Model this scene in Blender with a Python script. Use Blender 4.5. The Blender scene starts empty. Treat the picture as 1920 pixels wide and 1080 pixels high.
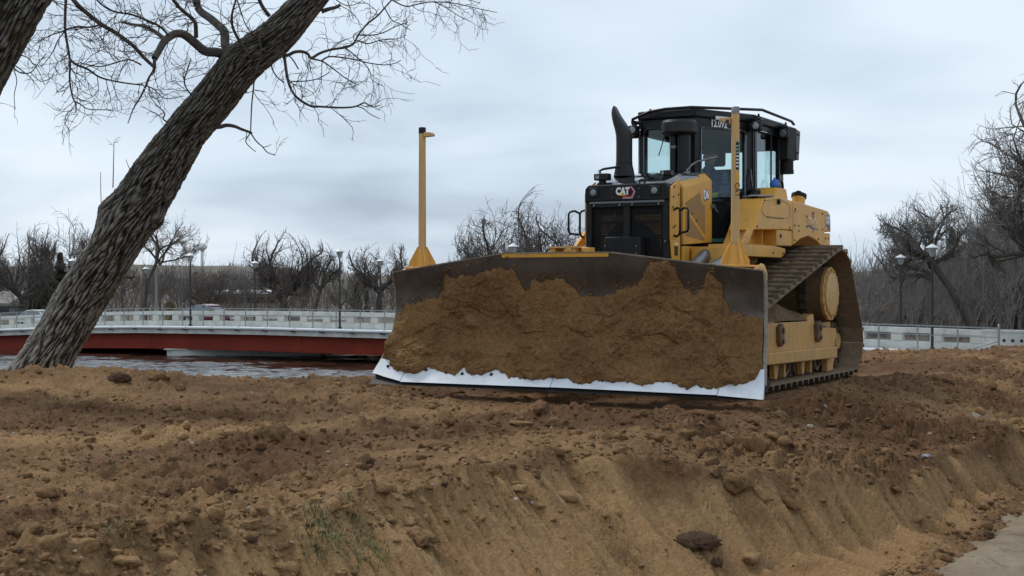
import bpy, math, random
import numpy as np
from mathutils import Vector, Matrix
from mathutils.bvhtree import BVHTree

SC = bpy.context.scene
COL = SC.collection
R = math.radians

# ---------------------------------------------------------------- camera
CAM_H = 1.1
cd = bpy.data.cameras.new('camera')
cam = bpy.data.objects.new('camera', cd); COL.objects.link(cam)
cam.location = (0, 0, CAM_H)
cam.rotation_euler = (R(90) - math.atan(9 / 2600.0), 0, 0)
cd.sensor_width = 36.0
cd.lens = 2600.0 / 1920.0 * 36.0
cd.clip_start = 0.1; cd.clip_end = 6000
SC.camera = cam

# ---------------------------------------------------------------- sky and sun (overcast)
SUN_EL, SUN_AZ = 50.0, 318.0      # azimuth: direction the light comes from, degrees from +Y clockwise
w = bpy.data.worlds.new('World'); SC.world = w; w.use_nodes = True
nt = w.node_tree; nt.nodes.clear()
def wn(t, **k):
    n = nt.nodes.new(t)
    for a, b in k.items(): setattr(n, a, b)
    return n
out = wn('ShaderNodeOutputWorld')
sky = wn('ShaderNodeTexSky', sky_type='NISHITA', sun_disc=False)
sky.sun_elevation = R(SUN_EL); sky.sun_rotation = R(SUN_AZ)
b1 = wn('ShaderNodeBackground'); b1.inputs[1].default_value = 0.07
nt.links.new(sky.outputs[0], b1.inputs[0])
tc = wn('ShaderNodeTexCoord')
sep = wn('ShaderNodeSeparateXYZ'); nt.links.new(tc.outputs['Generated'], sep.inputs[0])
# a flat cloud deck: project the direction on a plane overhead, so bands flatten to the horizon
zc = wn('ShaderNodeMath', operation='ABSOLUTE'); nt.links.new(sep.outputs[2], zc.inputs[0])
za = wn('ShaderNodeMath', operation='ADD'); nt.links.new(zc.outputs[0], za.inputs[0]); za.inputs[1].default_value = 0.28
dx = wn('ShaderNodeMath', operation='DIVIDE'); nt.links.new(sep.outputs[0], dx.inputs[0]); nt.links.new(za.outputs[0], dx.inputs[1])
dy = wn('ShaderNodeMath', operation='DIVIDE'); nt.links.new(sep.outputs[1], dy.inputs[0]); nt.links.new(za.outputs[0], dy.inputs[1])
cmb = wn('ShaderNodeCombineXYZ'); nt.links.new(dx.outputs[0], cmb.inputs[0]); nt.links.new(dy.outputs[0], cmb.inputs[1])
def wnoise(scale, detail, dist, off):
    m = wn('ShaderNodeMapping'); m.inputs['Location'].default_value = (off, off * 2, 0); m.inputs['Scale'].default_value = (0.75, 1.0, 1)
    nt.links.new(cmb.outputs[0], m.inputs[0])
    n = wn('ShaderNodeTexNoise'); n.inputs['Scale'].default_value = scale; n.inputs['Detail'].default_value = detail
    n.inputs['Roughness'].default_value = 0.5; n.inputs['Distortion'].default_value = dist
    nt.links.new(m.outputs[0], n.inputs[0]); return n
n1 = wnoise(0.9, 3, 0.3, 3.1); n2 = wnoise(2.6, 5, 0.4, 7.7)
mx = wn('ShaderNodeMath', operation='MULTIPLY_ADD'); nt.links.new(n2.outputs[0], mx.inputs[0]); mx.inputs[1].default_value = 0.35
nt.links.new(n1.outputs[0], mx.inputs[2])
cr = wn('ShaderNodeValToRGB'); nt.links.new(mx.outputs[0], cr.inputs[0])
e = cr.color_ramp.elements
e[0].position = 0.53; e[0].color = (0.34, 0.412, 0.51, 1)
e[1].position = 0.80; e[1].color = (0.66, 0.745, 0.83, 1)
m_ = cr.color_ramp.elements.new(0.66); m_.color = (0.52, 0.61, 0.71, 1)
b2 = wn('ShaderNodeBackground'); b2.inputs[1].default_value = 1.02
nt.links.new(cr.outputs[0], b2.inputs[0])
ms = wn('ShaderNodeMixShader'); ms.inputs[0].default_value = 0.9
nt.links.new(b1.outputs[0], ms.inputs[1]); nt.links.new(b2.outputs[0], ms.inputs[2]); nt.links.new(ms.outputs[0], out.inputs[0])

sd = bpy.data.lights.new('sun', 'SUN'); sd.energy = 1.5; sd.angle = R(11); sd.color = (1, 0.96, 0.9)
sun = bpy.data.objects.new('sun', sd); COL.objects.link(sun)
az = R(SUN_AZ); el = R(SUN_EL)
dirv = Vector((math.sin(az) * math.cos(el), math.cos(az) * math.cos(el), math.sin(el)))
sun.rotation_euler = dirv.to_track_quat('Z', 'Y').to_euler()

SC.view_settings.view_transform = 'Standard'; SC.view_settings.look = 'None'
SC.view_settings.exposure = 0.32; SC.view_settings.gamma = 1.0; SC.view_settings.use_curve_mapping = False

# ---------------------------------------------------------------- noise (numpy gradient noise)
class Noise:
    def __init__(self, seed):
        r = np.random.RandomState(seed)
        self.p = np.tile(r.permutation(512), 3)
        a = r.rand(512) * 2 * np.pi
        self.g = np.stack([np.cos(a), np.sin(a)], 1)
    def __call__(self, x, y):
        xi = np.floor(x).astype(np.int64); yi = np.floor(y).astype(np.int64)
        xf = x - xi; yf = y - yi
        u = xf * xf * xf * (xf * (xf * 6 - 15) + 10); v = yf * yf * yf * (yf * (yf * 6 - 15) + 10)
        xi &= 511; yi &= 511
        def gr(i, j, a, b):
            g = self.g[self.p[self.p[i & 511] + (j & 511)] & 511]
            return g[..., 0] * a + g[..., 1] * b
        n00 = gr(xi, yi, xf, yf); n10 = gr(xi + 1, yi, xf - 1, yf)
        n01 = gr(xi, yi + 1, xf, yf - 1); n11 = gr(xi + 1, yi + 1, xf - 1, yf - 1)
        return 1.5 * ((n00 * (1 - u) + n10 * u) * (1 - v) + (n01 * (1 - u) + n11 * u) * v)
NZ = [Noise(k) for k in range(12)]
def fbm(x, y, f, octv, k=0, gain=0.5):
    s = 0; a = 1.0
    for o in range(octv):
        s = s + a * NZ[(k + o) % 12](x * f + 13.7 * o, y * f - 7.3 * o); f *= 2.03; a *= gain
    return s
def sstep(a, b, x):
    t = np.clip((x - a) / (b - a), 0, 1); return t * t * (3 - 2 * t)

# ---------------------------------------------------------------- object helpers
def tag(o, label=None, cat=None, group=None, kind=None):
    if label: o['label'] = label
    if cat: o['category'] = cat
    if group: o['group'] = group
    if kind: o['kind'] = kind
    return o
def empty(name, loc=(0, 0, 0), rz=0, parent=None):
    o = bpy.data.objects.new(name, None); COL.objects.link(o); o.location = loc; o.rotation_euler = (0, 0, rz)
    o.empty_display_size = 0.3
    if parent: o.parent = parent
    return o
def kids(o): return [c for c in bpy.data.objects if c.parent == o]
def copy_tree(o, parent=None):
    c = o.copy(); COL.objects.link(c); c.parent = parent
    for ch in kids(o): copy_tree(ch, c)
    return c
def np_mesh(name, V, F, mat, parent=None, smooth=False, sharp=None):
    """V (n,3), F (m,k) equal-sided faces."""
    V = np.asarray(V, dtype=np.float32); F = np.asarray(F, dtype=np.int32)
    me = bpy.data.meshes.new(name)
    me.vertices.add(len(V)); me.vertices.foreach_set('co', V.ravel())
    k = F.shape[1]
    me.loops.add(F.size); me.loops.foreach_set('vertex_index', F.ravel())
    me.polygons.add(len(F)); me.polygons.foreach_set('loop_start', np.arange(0, F.size, k, dtype=np.int32))
    me.update(calc_edges=True)
    if smooth: me.shade_smooth()
    o = bpy.data.objects.new(name, me); COL.objects.link(o)
    if mat: me.materials.append(mat)
    if parent: o.parent = parent
    return o
class MB:
    """collects shapes and links them as one mesh"""
    def __init__(s): s.v = []; s.f = []
    def add(s, vs, fs):
        b = len(s.v); s.v += [tuple(v) for v in vs]; s.f += [tuple(i + b for i in f) for f in fs]; return s
    def box(s, x0, x1, y0, y1, z0, z1, M=None):
        vs = [(x, y, z) for x in (x0, x1) for y in (y0, y1) for z in (z0, z1)]
        if M is not None: vs = [M @ Vector(v) for v in vs]
        return s.add(vs, [(0, 1, 3, 2), (4, 6, 7, 5), (0, 4, 5, 1), (2, 3, 7, 6), (0, 2, 6, 4), (1, 5, 7, 3)])
    def cbox(s, c, d, rot=None):
        M = Matrix.Translation(c)
        if rot is not None: M = M @ rot
        return s.box(-d[0] / 2, d[0] / 2, -d[1] / 2, d[1] / 2, -d[2] / 2, d[2] / 2, M)
    def prism(s, poly, a, b, axis='x'):
        """poly of 2D points extruded along axis from a to b. axis x: (y,z); y: (x,z); z: (x,y)"""
        def P(p, t):
            return (t, p[0], p[1]) if axis == 'x' else (p[0], t, p[1]) if axis == 'y' else (p[0], p[1], t)
        n = len(poly)
        vs = [P(p, a) for p in poly] + [P(p, b) for p in poly]
        fs = [tuple(range(n))[::-1], tuple(range(n, 2 * n))] + [(i, (i + 1) % n, n + (i + 1) % n, n + i) for i in range(n)]
        return s.add(vs, fs)
    def loft(s, rings, caps=True):
        n = len(rings[0]); vs = [v for r in rings for v in r]; fs = []
        for k in range(len(rings) - 1):
            for i in range(n):
                j = (i + 1) % n; fs.append((k * n + i, k * n + j, (k + 1) * n + j, (k + 1) * n + i))
        if caps: fs += [tuple(range(n))[::-1], tuple(range((len(rings) - 1) * n, len(rings) * n))]
        return s.add(vs, fs)
    def tube(s, pts, r, n=8, caps=True):
        pts = [Vector(p) for p in pts]
        rs = r if isinstance(r, (list, tuple)) else [r] * len(pts)
        rings = []; u = None
        for i, p in enumerate(pts):
            d = (pts[min(i + 1, len(pts) - 1)] - pts[max(i - 1, 0)]).normalized()
            if u is None:
                u = d.orthogonal().normalized()
            else:
                u = (u - d * u.dot(d)).normalized()
            v = d.cross(u)
            rings.append([p + (u * math.cos(2 * math.pi * k / n) + v * math.sin(2 * math.pi * k / n)) * rs[i] for k in range(n)])
        return s.loft(rings, caps)
    def cyl(s, a, b, r, n=16, r2=None): return s.tube([a, b], [r, r if r2 is None else r2], n)
    def build(s, name, mat, parent=None, bevel=0, smooth=None, seg=2):
        me = bpy.data.meshes.new(name); me.from_pydata(s.v, [], s.f); me.update()
        import bmesh
        bm = bmesh.new(); bm.from_mesh(me); bmesh.ops.recalc_face_normals(bm, faces=bm.faces); bm.to_mesh(me); bm.free()
        if smooth:
            me.shade_smooth(); me.set_sharp_from_angle(angle=R(smooth))
        o = bpy.data.objects.new(name, me); COL.objects.link(o)
        if mat: me.materials.append(mat)
        if parent: o.parent = parent
        if bevel:
            m = o.modifiers.new('bevel', 'BEVEL'); m.width = bevel; m.segments = seg; m.limit_method = 'ANGLE'; m.angle_limit = R(35)
            if not smooth:
                me.shade_smooth(); me.set_sharp_from_angle(angle=R(30))
                m.harden_normals = False
        return o
def smooth_path(pts, n=6):
    """Catmull-Rom"""
    P = [Vector(p) for p in pts]; o = []
    for i in range(len(P) - 1):
        p0 = P[max(i - 1, 0)]; p1 = P[i]; p2 = P[i + 1]; p3 = P[min(i + 2, len(P) - 1)]
        for k in range(n):
            t = k / n
            o.append(0.5 * ((2 * p1) + (p2 - p0) * t + (2 * p0 - 5 * p1 + 4 * p2 - p3) * t * t + (3 * p1 - p0 - 3 * p2 + p3) * t ** 3))
    o.append(P[-1]); return o

# ---------------------------------------------------------------- materials
def mat(name, base, rough=0.6, metal=0, base2=None, nscale=6, spec=0.5, bump=0, bscale=40, lo=0.35, hi=0.65, base3=None, n3=3, t3=0.6, w3=0.1, coat=0, stretch=None, detail=5):
    m = bpy.data.materials.new(name); m.use_nodes = True; t = m.node_tree; N = t.nodes; L = t.links
    b = N['Principled BSDF']; b.inputs['Base Color'].default_value = (*base, 1); b.inputs['Roughness'].default_value = rough
    b.inputs['Metallic'].default_value = metal; b.inputs['Specular IOR Level'].default_value = spec; b.inputs['Coat Weight'].default_value = coat
    tcn = N.new('ShaderNodeTexCoord'); src = tcn.outputs['Object']
    if stretch:
        mp = N.new('ShaderNodeMapping'); mp.inputs['Scale'].default_value = stretch; L.new(src, mp.inputs[0]); src = mp.outputs[0]
    col = None
    if base2:
        n = N.new('ShaderNodeTexNoise'); n.inputs['Scale'].default_value = nscale; n.inputs['Detail'].default_value = detail; n.inputs['Roughness'].default_value = 0.62
        L.new(src, n.inputs[0])
        r = N.new('ShaderNodeMapRange'); r.inputs[1].default_value = lo; r.inputs[2].default_value = hi; L.new(n.outputs[0], r.inputs[0])
        mx = N.new('ShaderNodeMix'); mx.data_type = 'RGBA'; mx.inputs[6].default_value = (*base, 1); mx.inputs[7].default_value = (*base2, 1)
        L.new(r.outputs[0], mx.inputs[0]); col = mx.outputs[2]
        if base3:
            n = N.new('ShaderNodeTexNoise'); n.inputs['Scale'].default_value = n3; n.inputs['Detail'].default_value = 8; n.inputs['Roughness'].default_value = 0.7
            L.new(src, n.inputs[0])
            r = N.new('ShaderNodeMapRange'); r.inputs[1].default_value = t3; r.inputs[2].default_value = t3 + w3; L.new(n.outputs[0], r.inputs[0])
            m2 = N.new('ShaderNodeMix'); m2.data_type = 'RGBA'; L.new(col, m2.inputs[6]); m2.inputs[7].default_value = (*base3, 1)
            L.new(r.outputs[0], m2.inputs[0]); col = m2.outputs[2]
        L.new(col, b.inputs['Base Color'])
    if bump:
        n = N.new('ShaderNodeTexNoise'); n.inputs['Scale'].default_value = bscale; n.inputs['Detail'].default_value = 6; n.inputs['Roughness'].default_value = 0.65
        L.new(src, n.inputs[0])
        bp = N.new('ShaderNodeBump'); bp.inputs['Strength'].default_value = 1; bp.inputs['Distance'].default_value = bump
        L.new(n.outputs[0], bp.inputs['Height']); L.new(bp.outputs[0], b.inputs['Normal'])
    return m
M = {}
M['yellow'] = mat('yellow_paint', (0.77, 0.375, 0.040), 0.42, base2=(0.62, 0.32, 0.06), nscale=3, base3=(0.42, 0.25, 0.10), n3=7, t3=0.54, w3=0.2, bump=0.0015, bscale=60)
M['yellow_worn'] = mat('worn_yellow_paint', (0.58, 0.31, 0.075), 0.6, base2=(0.44, 0.26, 0.10), nscale=7, base3=(0.25, 0.17, 0.10), n3=9, t3=0.55, w3=0.15, bump=0.003, bscale=30, stretch=(1, 1, .45))
M['yellow_post'] = mat('scratched_yellow_paint', (0.64, 0.39, 0.14), 0.55, base2=(0.52, 0.33, 0.14), nscale=10, base3=(0.26, 0.17, 0.09), n3=30, t3=0.62, w3=0.08, stretch=(1, 1, .25))
M['mesh_yellow'] = mat('perforated_yellow', (0.36, 0.19, 0.05), 0.7, base2=(0.30, 0.18, 0.09), nscale=3, bump=0.002, bscale=200)
M['black'] = mat('black_paint', (0.005, 0.005, 0.006), 0.36, spec=0.35, base2=(0.009, 0.009, 0.009), nscale=6)
M['black_gloss'] = mat('glossy_black_hood', (0.012, 0.013, 0.015), 0.13, spec=0.8, coat=1.0, base2=(0.020, 0.021, 0.023), nscale=4, bump=0.0004, bscale=12)
M['black_dull'] = mat('matt_black', (0.007, 0.007, 0.008), 0.6, spec=0.3, base2=(0.016, 0.014, 0.013), nscale=10)
M['exhaust'] = mat('exhaust_black', (0.010, 0.010, 0.011), 0.45, spec=0.4, base2=(0.018, 0.017, 0.017), nscale=9)
M['cavity'] = mat('dark_machine_inside', (0.015, 0.014, 0.012), 0.8)
M['steel'] = mat('blade_steel', (0.15, 0.125, 0.105), 0.34, metal=0.6, base2=(0.075, 0.060, 0.050), nscale=2.2, base3=(0.20, 0.15, 0.10), n3=14, t3=0.62, w3=0.06, bump=0.0015, bscale=25)
M['steel_end'] = mat('edge_worn_steel', (0.30, 0.25, 0.19), 0.5, metal=0.3, base2=(0.18, 0.14, 0.10), nscale=20)
M['white_edge'] = mat('white_cutting_edge', (0.74, 0.77, 0.80), 0.45, base2=(0.62, 0.65, 0.68), nscale=5, base3=(0.40, 0.36, 0.31), n3=18, t3=0.66, w3=0.06, bump=0.001, bscale=40)
M['bolt_dark'] = mat('dark_bolt', (0.03, 0.025, 0.02), 0.6)
M['grey_metal'] = mat('grey_machine_metal', (0.25, 0.26, 0.27), 0.35, metal=0.7, base2=(0.15, 0.14, 0.13), nscale=12)
M['shoe'] = mat('muddy_track_shoe', (0.17, 0.115, 0.07), 0.8, base2=(0.26, 0.175, 0.10), nscale=6, base3=(0.11, 0.07, 0.042), n3=11, t3=0.56, w3=0.12, bump=0.008, bscale=22)
M['grouser'] = mat('worn_grouser_bar', (0.050, 0.042, 0.038), 0.5, metal=0.3, base2=(0.15, 0.105, 0.065), nscale=7, bump=0.004, bscale=25)
M['yellow_dirty'] = mat('soil_stained_yellow', (0.20, 0.12, 0.055), 0.75, base2=(0.11, 0.07, 0.04), nscale=5, base3=(0.33, 0.20, 0.09), n3=8, t3=0.6, w3=0.12, bump=0.004, bscale=25)
M['shoe_edge'] = mat('grouser_steel', (0.10, 0.085, 0.072), 0.45, metal=0.5, base2=(0.16, 0.11, 0.07), nscale=9, bump=0.003, bscale=30)
M['white_decal'] = mat('white_decal', (0.80, 0.80, 0.80), 0.4)
M['red_decal'] = mat('red_decal', (0.45, 0.03, 0.05), 0.4)
M['maroon_decal'] = mat('maroon_decal', (0.16, 0.02, 0.04), 0.4)
M['navy_decal'] = mat('navy_decal', (0.05, 0.05, 0.12), 0.4)
M['gold_decal'] = mat('gold_decal', (0.85, 0.66, 0.32), 0.4)
M['teal_decal'] = mat('teal_band', (0.22, 0.42, 0.36), 0.4)
M['blue'] = mat('blue_plastic', (0.03, 0.13, 0.50), 0.35)
M['rag'] = mat('grey_cloth', (0.42, 0.42, 0.44), 0.9, base2=(0.25, 0.25, 0.27), nscale=20)
M['lamp_glass'] = mat('lamp_lens', (0.22, 0.23, 0.24), 0.15, metal=0.6, bump=0.002, bscale=60)
def glass(name, tint, refl=0.6):
    m = bpy.data.materials.new(name); m.use_nodes = True; t = m.node_tree; N = t.nodes; L = t.links; N.clear()
    o = N.new('ShaderNodeOutputMaterial'); tr = N.new('ShaderNodeBsdfTransparent'); tr.inputs[0].default_value = (*tint, 1)
    g = N.new('ShaderNodeBsdfGlossy'); g.inputs['Roughness'].default_value = 0.03; g.inputs['Color'].default_value = (.9, .95, .95, 1)
    f = N.new('ShaderNodeLayerWeight'); f.inputs[0].default_value = 0.5
    pw = N.new('ShaderNodeMath'); pw.operation = 'POWER'; pw.inputs[1].default_value = 4.0; L.new(f.outputs['Facing'], pw.inputs[0])
    mu = N.new('ShaderNodeMath'); mu.operation = 'MULTIPLY_ADD'; mu.inputs[1].default_value = refl; mu.inputs[2].default_value = 0.03; L.new(pw.outputs[0], mu.inputs[0])
    mx = N.new('ShaderNodeMixShader'); L.new(mu.outputs[0], mx.inputs[0]); L.new(tr.outputs[0], mx.inputs[1]); L.new(g.outputs[0], mx.inputs[2])
    L.new(mx.outputs[0], o.inputs[0]); return m
M['glass'] = glass('cab_glass', (0.86, 0.93, 0.93), 0.5)
M['concrete'] = mat('weathered_concrete', (0.50, 0.50, 0.46), 0.9, base2=(0.66, 0.66, 0.62), nscale=1.3, base3=(0.27, 0.25, 0.21), n3=2.5, t3=0.58, w3=0.2, bump=0.01, bscale=12)
M['concrete_lightened'] = mat('shade_lifted_concrete', (0.58, 0.58, 0.55), 0.9, base2=(0.68, 0.68, 0.64), nscale=1.0, bump=0.01, bscale=6)  # pier and abutment concrete, colour lightened to offset the shade under the deck
M['girder'] = mat('red_girder_paint', (0.26, 0.036, 0.018), 0.7, spec=0.2, base2=(0.19, 0.028, 0.015), nscale=0.5, base3=(0.12, 0.03, 0.02), n3=1.2, t3=0.62, w3=0.2)
M['galv'] = mat('galvanised_rail', (0.36, 0.39, 0.40), 0.5, metal=0.4, base2=(0.30, 0.32, 0.33), nscale=5)
M['pipe_white'] = mat('white_pipe', (0.78, 0.80, 0.82), 0.5)
M['asphalt'] = mat('asphalt', (0.045, 0.045, 0.045), 0.9)
M['pole'] = mat('black_lamp_post', (0.02, 0.022, 0.024), 0.5)
M['pole_wood'] = mat('grey_pole', (0.30, 0.28, 0.25), 0.9)
M['lamp_white'] = mat('frosted_lamp', (0.70, 0.72, 0.72), 0.4)
M['lamp_body'] = mat('lantern_glass', (0.38, 0.40, 0.40), 0.2, metal=0.2)
M['bark_far'] = mat('far_bark', (0.070, 0.058, 0.050), 0.95, base2=(0.10, 0.085, 0.072), nscale=2.5)
M['twig_far'] = mat('far_twigs', (0.12, 0.10, 0.088), 0.95, base2=(0.17, 0.145, 0.125), nscale=0.8)
M['twig_grey'] = mat('grey_brush', (0.25, 0.225, 0.205), 0.95, base2=(0.16, 0.14, 0.125), nscale=0.35)
M['twig_brown'] = mat('brown_brush', (0.15, 0.115, 0.09), 0.95, base2=(0.10, 0.085, 0.072), nscale=0.35)
M['evergreen'] = mat('evergreen_needles', (0.030, 0.042, 0.022), 0.9, base2=(0.055, 0.062, 0.034), nscale=2)
M['ochre'] = mat('ochre_bush_twigs', (0.14, 0.105, 0.035), 0.9, base2=(0.09, 0.08, 0.03), nscale=2)
M['grass'] = mat('green_grass', (0.09, 0.14, 0.035), 0.8, base2=(0.30, 0.23, 0.11), nscale=30)
M['hill'] = mat('hillside_brush', (0.12, 0.10, 0.075), 0.95, base2=(0.145, 0.125, 0.095), nscale=0.03, base3=(0.075, 0.063, 0.052), n3=0.06, t3=0.52, w3=0.1, stretch=(1, 1, 3))
M['land'] = mat('far_bank_soil', (0.13, 0.105, 0.075), 0.95, base2=(0.08, 0.07, 0.05), nscale=0.2)
M['roof_white'] = mat('pale_metal_roof', (0.72, 0.73, 0.74), 0.6)
M['wall_tan'] = mat('tan_siding', (0.30, 0.26, 0.21), 0.9)
M['wall_grey'] = mat('grey_siding', (0.27, 0.28, 0.29), 0.9)
M['roof_grey'] = mat('grey_shingles', (0.22, 0.20, 0.18), 0.9)
M['window_dark'] = mat('dark_window', (0.02, 0.022, 0.025), 0.2)
M['tank_white'] = mat('white_tank', (0.78, 0.80, 0.82), 0.5)
M['maroon'] = mat('maroon_car_paint', (0.13, 0.012, 0.018), 0.25, coat=0.6)
M['carwhite'] = mat('white_car_paint', (0.7, 0.71, 0.72), 0.25, coat=0.5)
M['carglass'] = mat('car_window', (0.10, 0.13, 0.14), 0.05, spec=1.0)
M['rubber'] = mat('tyre_rubber', (0.02, 0.02, 0.02), 0.85)
M['alloy'] = mat('alloy_wheel', (0.5, 0.5, 0.5), 0.3, metal=0.8)
M['skin'] = mat('skin', (0.42, 0.24, 0.16), 0.6)
M['jacket'] = mat('dark_blue_jacket', (0.03, 0.06, 0.16), 0.85, base2=(0.14, 0.19, 0.30), nscale=14, lo=.5, hi=.6)
M['trousers'] = mat('dark_trousers', (0.03, 0.035, 0.045), 0.9, base2=(0.05, 0.05, 0.06), nscale=12)
M['glove'] = mat('yellow_green_glove', (0.36, 0.40, 0.06), 0.8)
M['cap'] = mat('dark_cap', (0.02, 0.02, 0.025), 0.9)
M['seat'] = mat('seat_fabric', (0.015, 0.015, 0.017), 0.9)

# soil: the mix of dry tan and moist brown comes from a 'moist' attribute of the mesh, plus noise; its streaks on the scraped face paint groove shading
def soil_mat(name, attr=True, dry=(0.45, 0.270, 0.125), wet=(0.165, 0.085, 0.040), fixed=0.5, red=(0.195, 0.092, 0.042), scale=1.0):
    m = bpy.data.materials.new(name); m.use_nodes = True; t = m.node_tree; N = t.nodes; L = t.links
    b = N['Principled BSDF']; b.inputs['Roughness'].default_value = 0.95; b.inputs['Specular IOR Level'].default_value = 0.2
    g = N.new('ShaderNodeNewGeometry'); src = g.outputs['Position']
    def noise(s, d, r=0.6):
        n = N.new('ShaderNodeTexNoise'); n.inputs['Scale'].default_value = s * scale; n.inputs['Detail'].default_value = d; n.inputs['Roughness'].default_value = r
        L.new(src, n.inputs[0]); return n.outputs[0]
    def math_(op, a, bb):
        n = N.new('ShaderNodeMath'); n.operation = op
        for i, q in enumerate((a, bb)):
            if isinstance(q, (int, float)): n.inputs[i].default_value = q
            else: L.new(q, n.inputs[i])
        return n.outputs[0]
    if attr:
        a = N.new('ShaderNodeAttribute'); a.attribute_name = 'moist'; ba = a.outputs['Fac']
    else:
        ba = None
    big = math_('MULTIPLY', math_('SUBTRACT', noise(2.2, 6), 0.5), 1.5)
    fine = math_('MULTIPLY', math_('SUBTRACT', noise(26, 5, 0.7), 0.5), 1.3)
    f = math_('ADD', big, fine)
    f = math_('ADD', f, ba if ba else fixed)
    f = math_('MAXIMUM', math_('MINIMUM', f, 1.0), 0.0)
    mx = N.new('ShaderNodeMix'); mx.data_type = 'RGBA'; mx.inputs[6].default_value = (*dry, 1); mx.inputs[7].default_value = (*wet, 1); L.new(f, mx.inputs[0])
    rr = N.new('ShaderNodeMapRange'); rr.inputs[1].default_value = 0.48; rr.inputs[2].default_value = 0.72; rr.inputs[4].default_value = 0.55; L.new(noise(1.1, 4), rr.inputs[0])
    rm = math_('MULTIPLY', rr.outputs[0], f)
    m2 = N.new('ShaderNodeMix'); m2.data_type = 'RGBA'; L.new(rm, m2.inputs[0]); L.new(mx.outputs[2], m2.inputs[6]); m2.inputs[7].default_value = (*red, 1)
    # crumbs: light and dark specks
    vn = N.new('ShaderNodeTexVoronoi'); vn.inputs['Scale'].default_value = 75 * scale; L.new(src, vn.inputs[0])
    vs = N.new('ShaderNodeSeparateColor'); L.new(vn.outputs['Color'], vs.inputs[0])
    vr = N.new('ShaderNodeMapRange'); vr.inputs[1].default_value = 0; vr.inputs[2].default_value = 1; vr.inputs[3].default_value = 0.84; vr.inputs[4].default_value = 1.16; L.new(vs.outputs[0], vr.inputs[0])
    hs = N.new('ShaderNodeHueSaturation'); L.new(m2.outputs[2], hs.inputs['Color']); L.new(vr.outputs[0], hs.inputs['Value'])
    L.new(hs.outputs[0], b.inputs['Base Color'])
    bp = N.new('ShaderNodeBump'); bp.inputs['Distance'].default_value = 0.038 / scale; bp.inputs['Strength'].default_value = 1
    bh = math_('ADD', noise(38, 6, 0.72), math_('MULTIPLY', noise(120, 3, 0.7), 0.35))
    L.new(bh, bp.inputs['Height']); L.new(bp.outputs[0], b.inputs['Normal'])
    return m
M['soil'] = soil_mat('excavated_soil')
M['clod'] = soil_mat('soil_clods', fixed=0.42, scale=1.3)
M['clod_big'] = soil_mat('big_soil_clods', attr=False, fixed=0.55, scale=1.3)
M['clod_dark'] = soil_mat('dark_clods', attr=False, fixed=0.75, dry=(0.24, 0.16, 0.09), wet=(0.095, 0.060, 0.036), scale=1.3)
M['blade_soil'] = soil_mat('packed_blade_soil', attr=False, fixed=0.5, dry=(0.41, 0.230, 0.092), wet=(0.165, 0.083, 0.034), red=(0.26, 0.128, 0.050), scale=0.9)
M['stone_pale'] = mat('pale_stone', (0.42, 0.36, 0.28), 0.85, base2=(0.30, 0.24, 0.18), nscale=20, bump=0.004, bscale=30)
M['mud_dry'] = soil_mat('dry_track_mud', attr=False, fixed=0.35, dry=(0.34, 0.225, 0.125), wet=(0.12, 0.07, 0.038), scale=1.0)

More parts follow.
